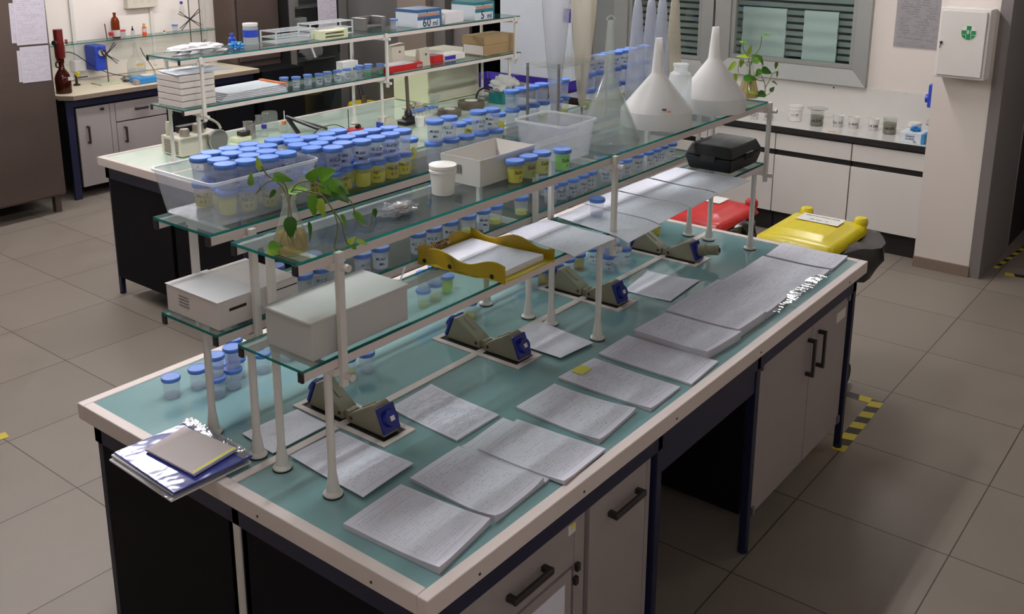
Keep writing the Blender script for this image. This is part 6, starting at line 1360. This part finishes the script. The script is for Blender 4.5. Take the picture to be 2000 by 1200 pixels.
# ================================================================ waste bins
def bin_(kind, label, x0, x1, y0, y1, zt, m, tilt=0.):
    t = thing('waste_bin', label, 'waste bin', ((x0+x1)/2, (y0+y1)/2, 0), 'lidded waste bins at the far end of the bench'); xm, ym = (x0+x1)/2, (y0+y1)/2
    frus(MB(), (x0+.08, x1-.08, y0+.06, y1-.06), .02, (x0+.03, x1-.03, y0+.02, y1-.02), zt-.05).build('body', m, t, smooth=False, bevel=.02)
    for y in (y0+.05, y1-.05): MB().cyl((x1-.08, y-.02, .06), (x1-.08, y+.02, .06), .06, n=20).build('wheel', 'rubber_black', t)
    b = MB(); fold = 0                                         # black liner folded over the rim
    n = 40; rings = []
    for k, (dz, gr) in enumerate(((-.035, .0), (-.05, .02), (-.12, .035), (-.20, .01))):
        rg = []
        for i in range(n):
            a = 2*PI*i/n; hx = (x1-x0)/2-.02+gr; hy = (y1-y0)/2-.01+gr; c_, s_ = math.cos(a), math.sin(a); q = 1/max(abs(c_), abs(s_)); q = q*.35+.75
            wv = 1+.05*math.sin(5*a+k)+.03*math.sin(11*a+2*k); bulge = (.10*max(0, math.cos(a+.75))**3*(k > 0)) if kind == 'y' else .0
            rg.append(Vector((xm+(hx*wv+bulge)*c_*min(q, 1.1), ym+(hy*wv+bulge)*s_*min(q, 1.1), zt+dz+.012*math.sin(7*a+k))))
        rings.append(rg)
    for r in rings: b.v += r
    for k in range(3):
        for i in range(n): b.f.append([k*n+i, k*n+(i+1) % n, (k+1)*n+(i+1) % n, (k+1)*n+i]); b.m.append(0)
    b.f.append(list(range(n))); b.m.append(0); b.build('liner', 'liner_black', t)
    # domed lid with raised panel, hinge lugs at the back, ribs at the front
    b = MB(); nu, nv = 16, 20; vs = []; fs = []
    for i in range(nu+1):
        for j in range(nv+1):
            u, v = i/nu, j/nv; ex = min(u, 1-u)*nu; ey = min(v, 1-v)*nv; e = min(ex, ey); cr = max(0, 1-math.hypot(max(0, 2.4-ex), max(0, 2.4-ey))/2.4) if ex < 2.4 and ey < 2.4 else 1
            h = -.035+.035*min(1, e/1.2)**.6+.014*(e > 3.4)+.012*math.sin(PI*v)
            sx = (x1-x0); sy = (y1-y0); rx = (u-.5)*sx; ry = (v-.5)*sy
            k_ = (abs(u-.5)*2)**6+(abs(v-.5)*2)**6; f_ = 1-.045*min(1, k_*.5 if k_ > 1 else 0)
            vs.append((xm+rx*f_, ym+ry*f_, zt+h))
    for i in range(nu):
        for j in range(nv): a = i*(nv+1)+j; fs.append((a, a+1, a+nv+2, a+nv+1))
    m0 = len(vs); vs += [(p[0], p[1], p[2]-.004) for p in vs]; fs += [tuple(m0+q for q in reversed(f)) for f in fs[:]]
    rim = [j for j in range(nv+1)]+[i*(nv+1)+nv for i in range(1, nu+1)]+[nu*(nv+1)+j for j in range(nv-1, -1, -1)]+[i*(nv+1) for i in range(nu-1, 0, -1)]
    for q in range(len(rim)): a, c_ = rim[q], rim[(q+1) % len(rim)]; fs.append((a, c_, c_+m0, a+m0))
    b.add(vs, fs); lid = b.build('lid', m, t, ang=60)
    b = MB(); b.box(x0-.012, x0+.012, y0+.02, y1-.02, zt-.052, zt-.026); b.build('front_lip', m, lid, smooth=False, bevel=.006)
    for y in (y0+.06, ym+.02, y1-.03): bx(x0-.02, x0+.004, y-.006, y+.006, zt-.075, zt-.02).build('rib', m, lid, smooth=False, bevel=.003)
    for y in (y0+.05, y1-.07):
        MB().lathe([(.026, -.02), (.034, 0), (.034, .02), (.026, .032), (0, .034)], (x1-.02, y, zt), 20).build('hinge_lug', m, lid)
    return t, lid, xm, ym
t, lid, xm, ym = bin_('y', 'yellow-lidded waste bin with a white label, black liner hanging out', 2.96, 3.50, .205, .61, .865, 'bin_yellow')
b = MB(); b.box(3.27, 3.39, .30, .515, .8935, .8955); lb = b.build('label_sheet', 'white_plastic', lid, smooth=False)
b = MB()
text_on(b, 'BENETTON D. BASSO', .0165, (3.355, .408, .8961), (0, -1, 0), (1, 0, 0), .0003) if False else text_on(b, 'RIFIUTI DI LABORATORIO', .0150, (3.362, .408, .8961), (0, -1, 0), (1, 0, 0), .0003)
text_on(b, 'solo vetro  -  3', .015, (3.305, .408, .8961), (0, -1, 0), (1, 0, 0), .0003); b.build('lettering', 'dark_text', lb, smooth=False)
t, lid, xm, ym = bin_('r', 'red-lidded waste bin behind the rack legs, black liner showing', 2.97, 3.46, .78, 1.22, .865, 'bin_red')
bx(3.26, 3.38, .93, 1.13, .8935, .8955).build('label_sheet', 'white_plastic', lid, smooth=False)
# ================================================================ hazard tape on the floor
def tape(label, p, q, w=.06):
    p = Vector((*p, .001)); q = Vector((*q, .001)); d = (q-p).normalized(); s = Vector((-d.y, d.x, 0))*w/2; L = (q-p).length; b = MB(); u = L/.13
    vs = [p-s, q-s, q+s, p+s]; b.add([v+Vector((0, 0, .001)) for v in vs]+vs, [(0, 1, 2, 3), (7, 6, 5, 4), (0, 4, 5, 1), (1, 5, 6, 2), (2, 6, 7, 3), (3, 7, 4, 0)], [[(0, 0), (u, 0), (u, 1), (0, 1)]]+[[(0, 0)]*4]*5)
    tag(b.build('floor_tape', 'hazard_stripe', smooth=False), label, 'floor tape', 'black and yellow hazard tape on the floor')
tape('hazard tape strip running from the far bench leg along the tile joint', (2.76, .03), (3.35, .045)); tape('short hazard tape strip across the aisle side behind the far bench leg', (3.33, .075), (3.33, .42))
tape('hazard tape corner at the left edge of the photo', (.47, 3.14), (.12, 3.20)); tape('hazard tape at the right edge in the passage, nearer piece', (5.72, -.02), (5.78, -.40)); tape('hazard tape in the passage lying flat behind the pillar', (5.80, .06), (6.6, -.02), .03)
t = thing('passage_cabinet', 'white box on a dark unit in the dim passage at the right edge', 'box', (6.9, -.30, .0)); bx(6.7, 7.1, -.55, -.12, 0, .55).build('dark_unit', 'black_plastic', t, smooth=False); bx(6.7, 7.05, -.50, -.15, .5505, .78).build('white_box', 'door_grey', t, smooth=False, bevel=.005); bx(6.7, 7.05, -.5, -.15, .7805, .82).build('red_lid', 'red_plastic', t, smooth=False)
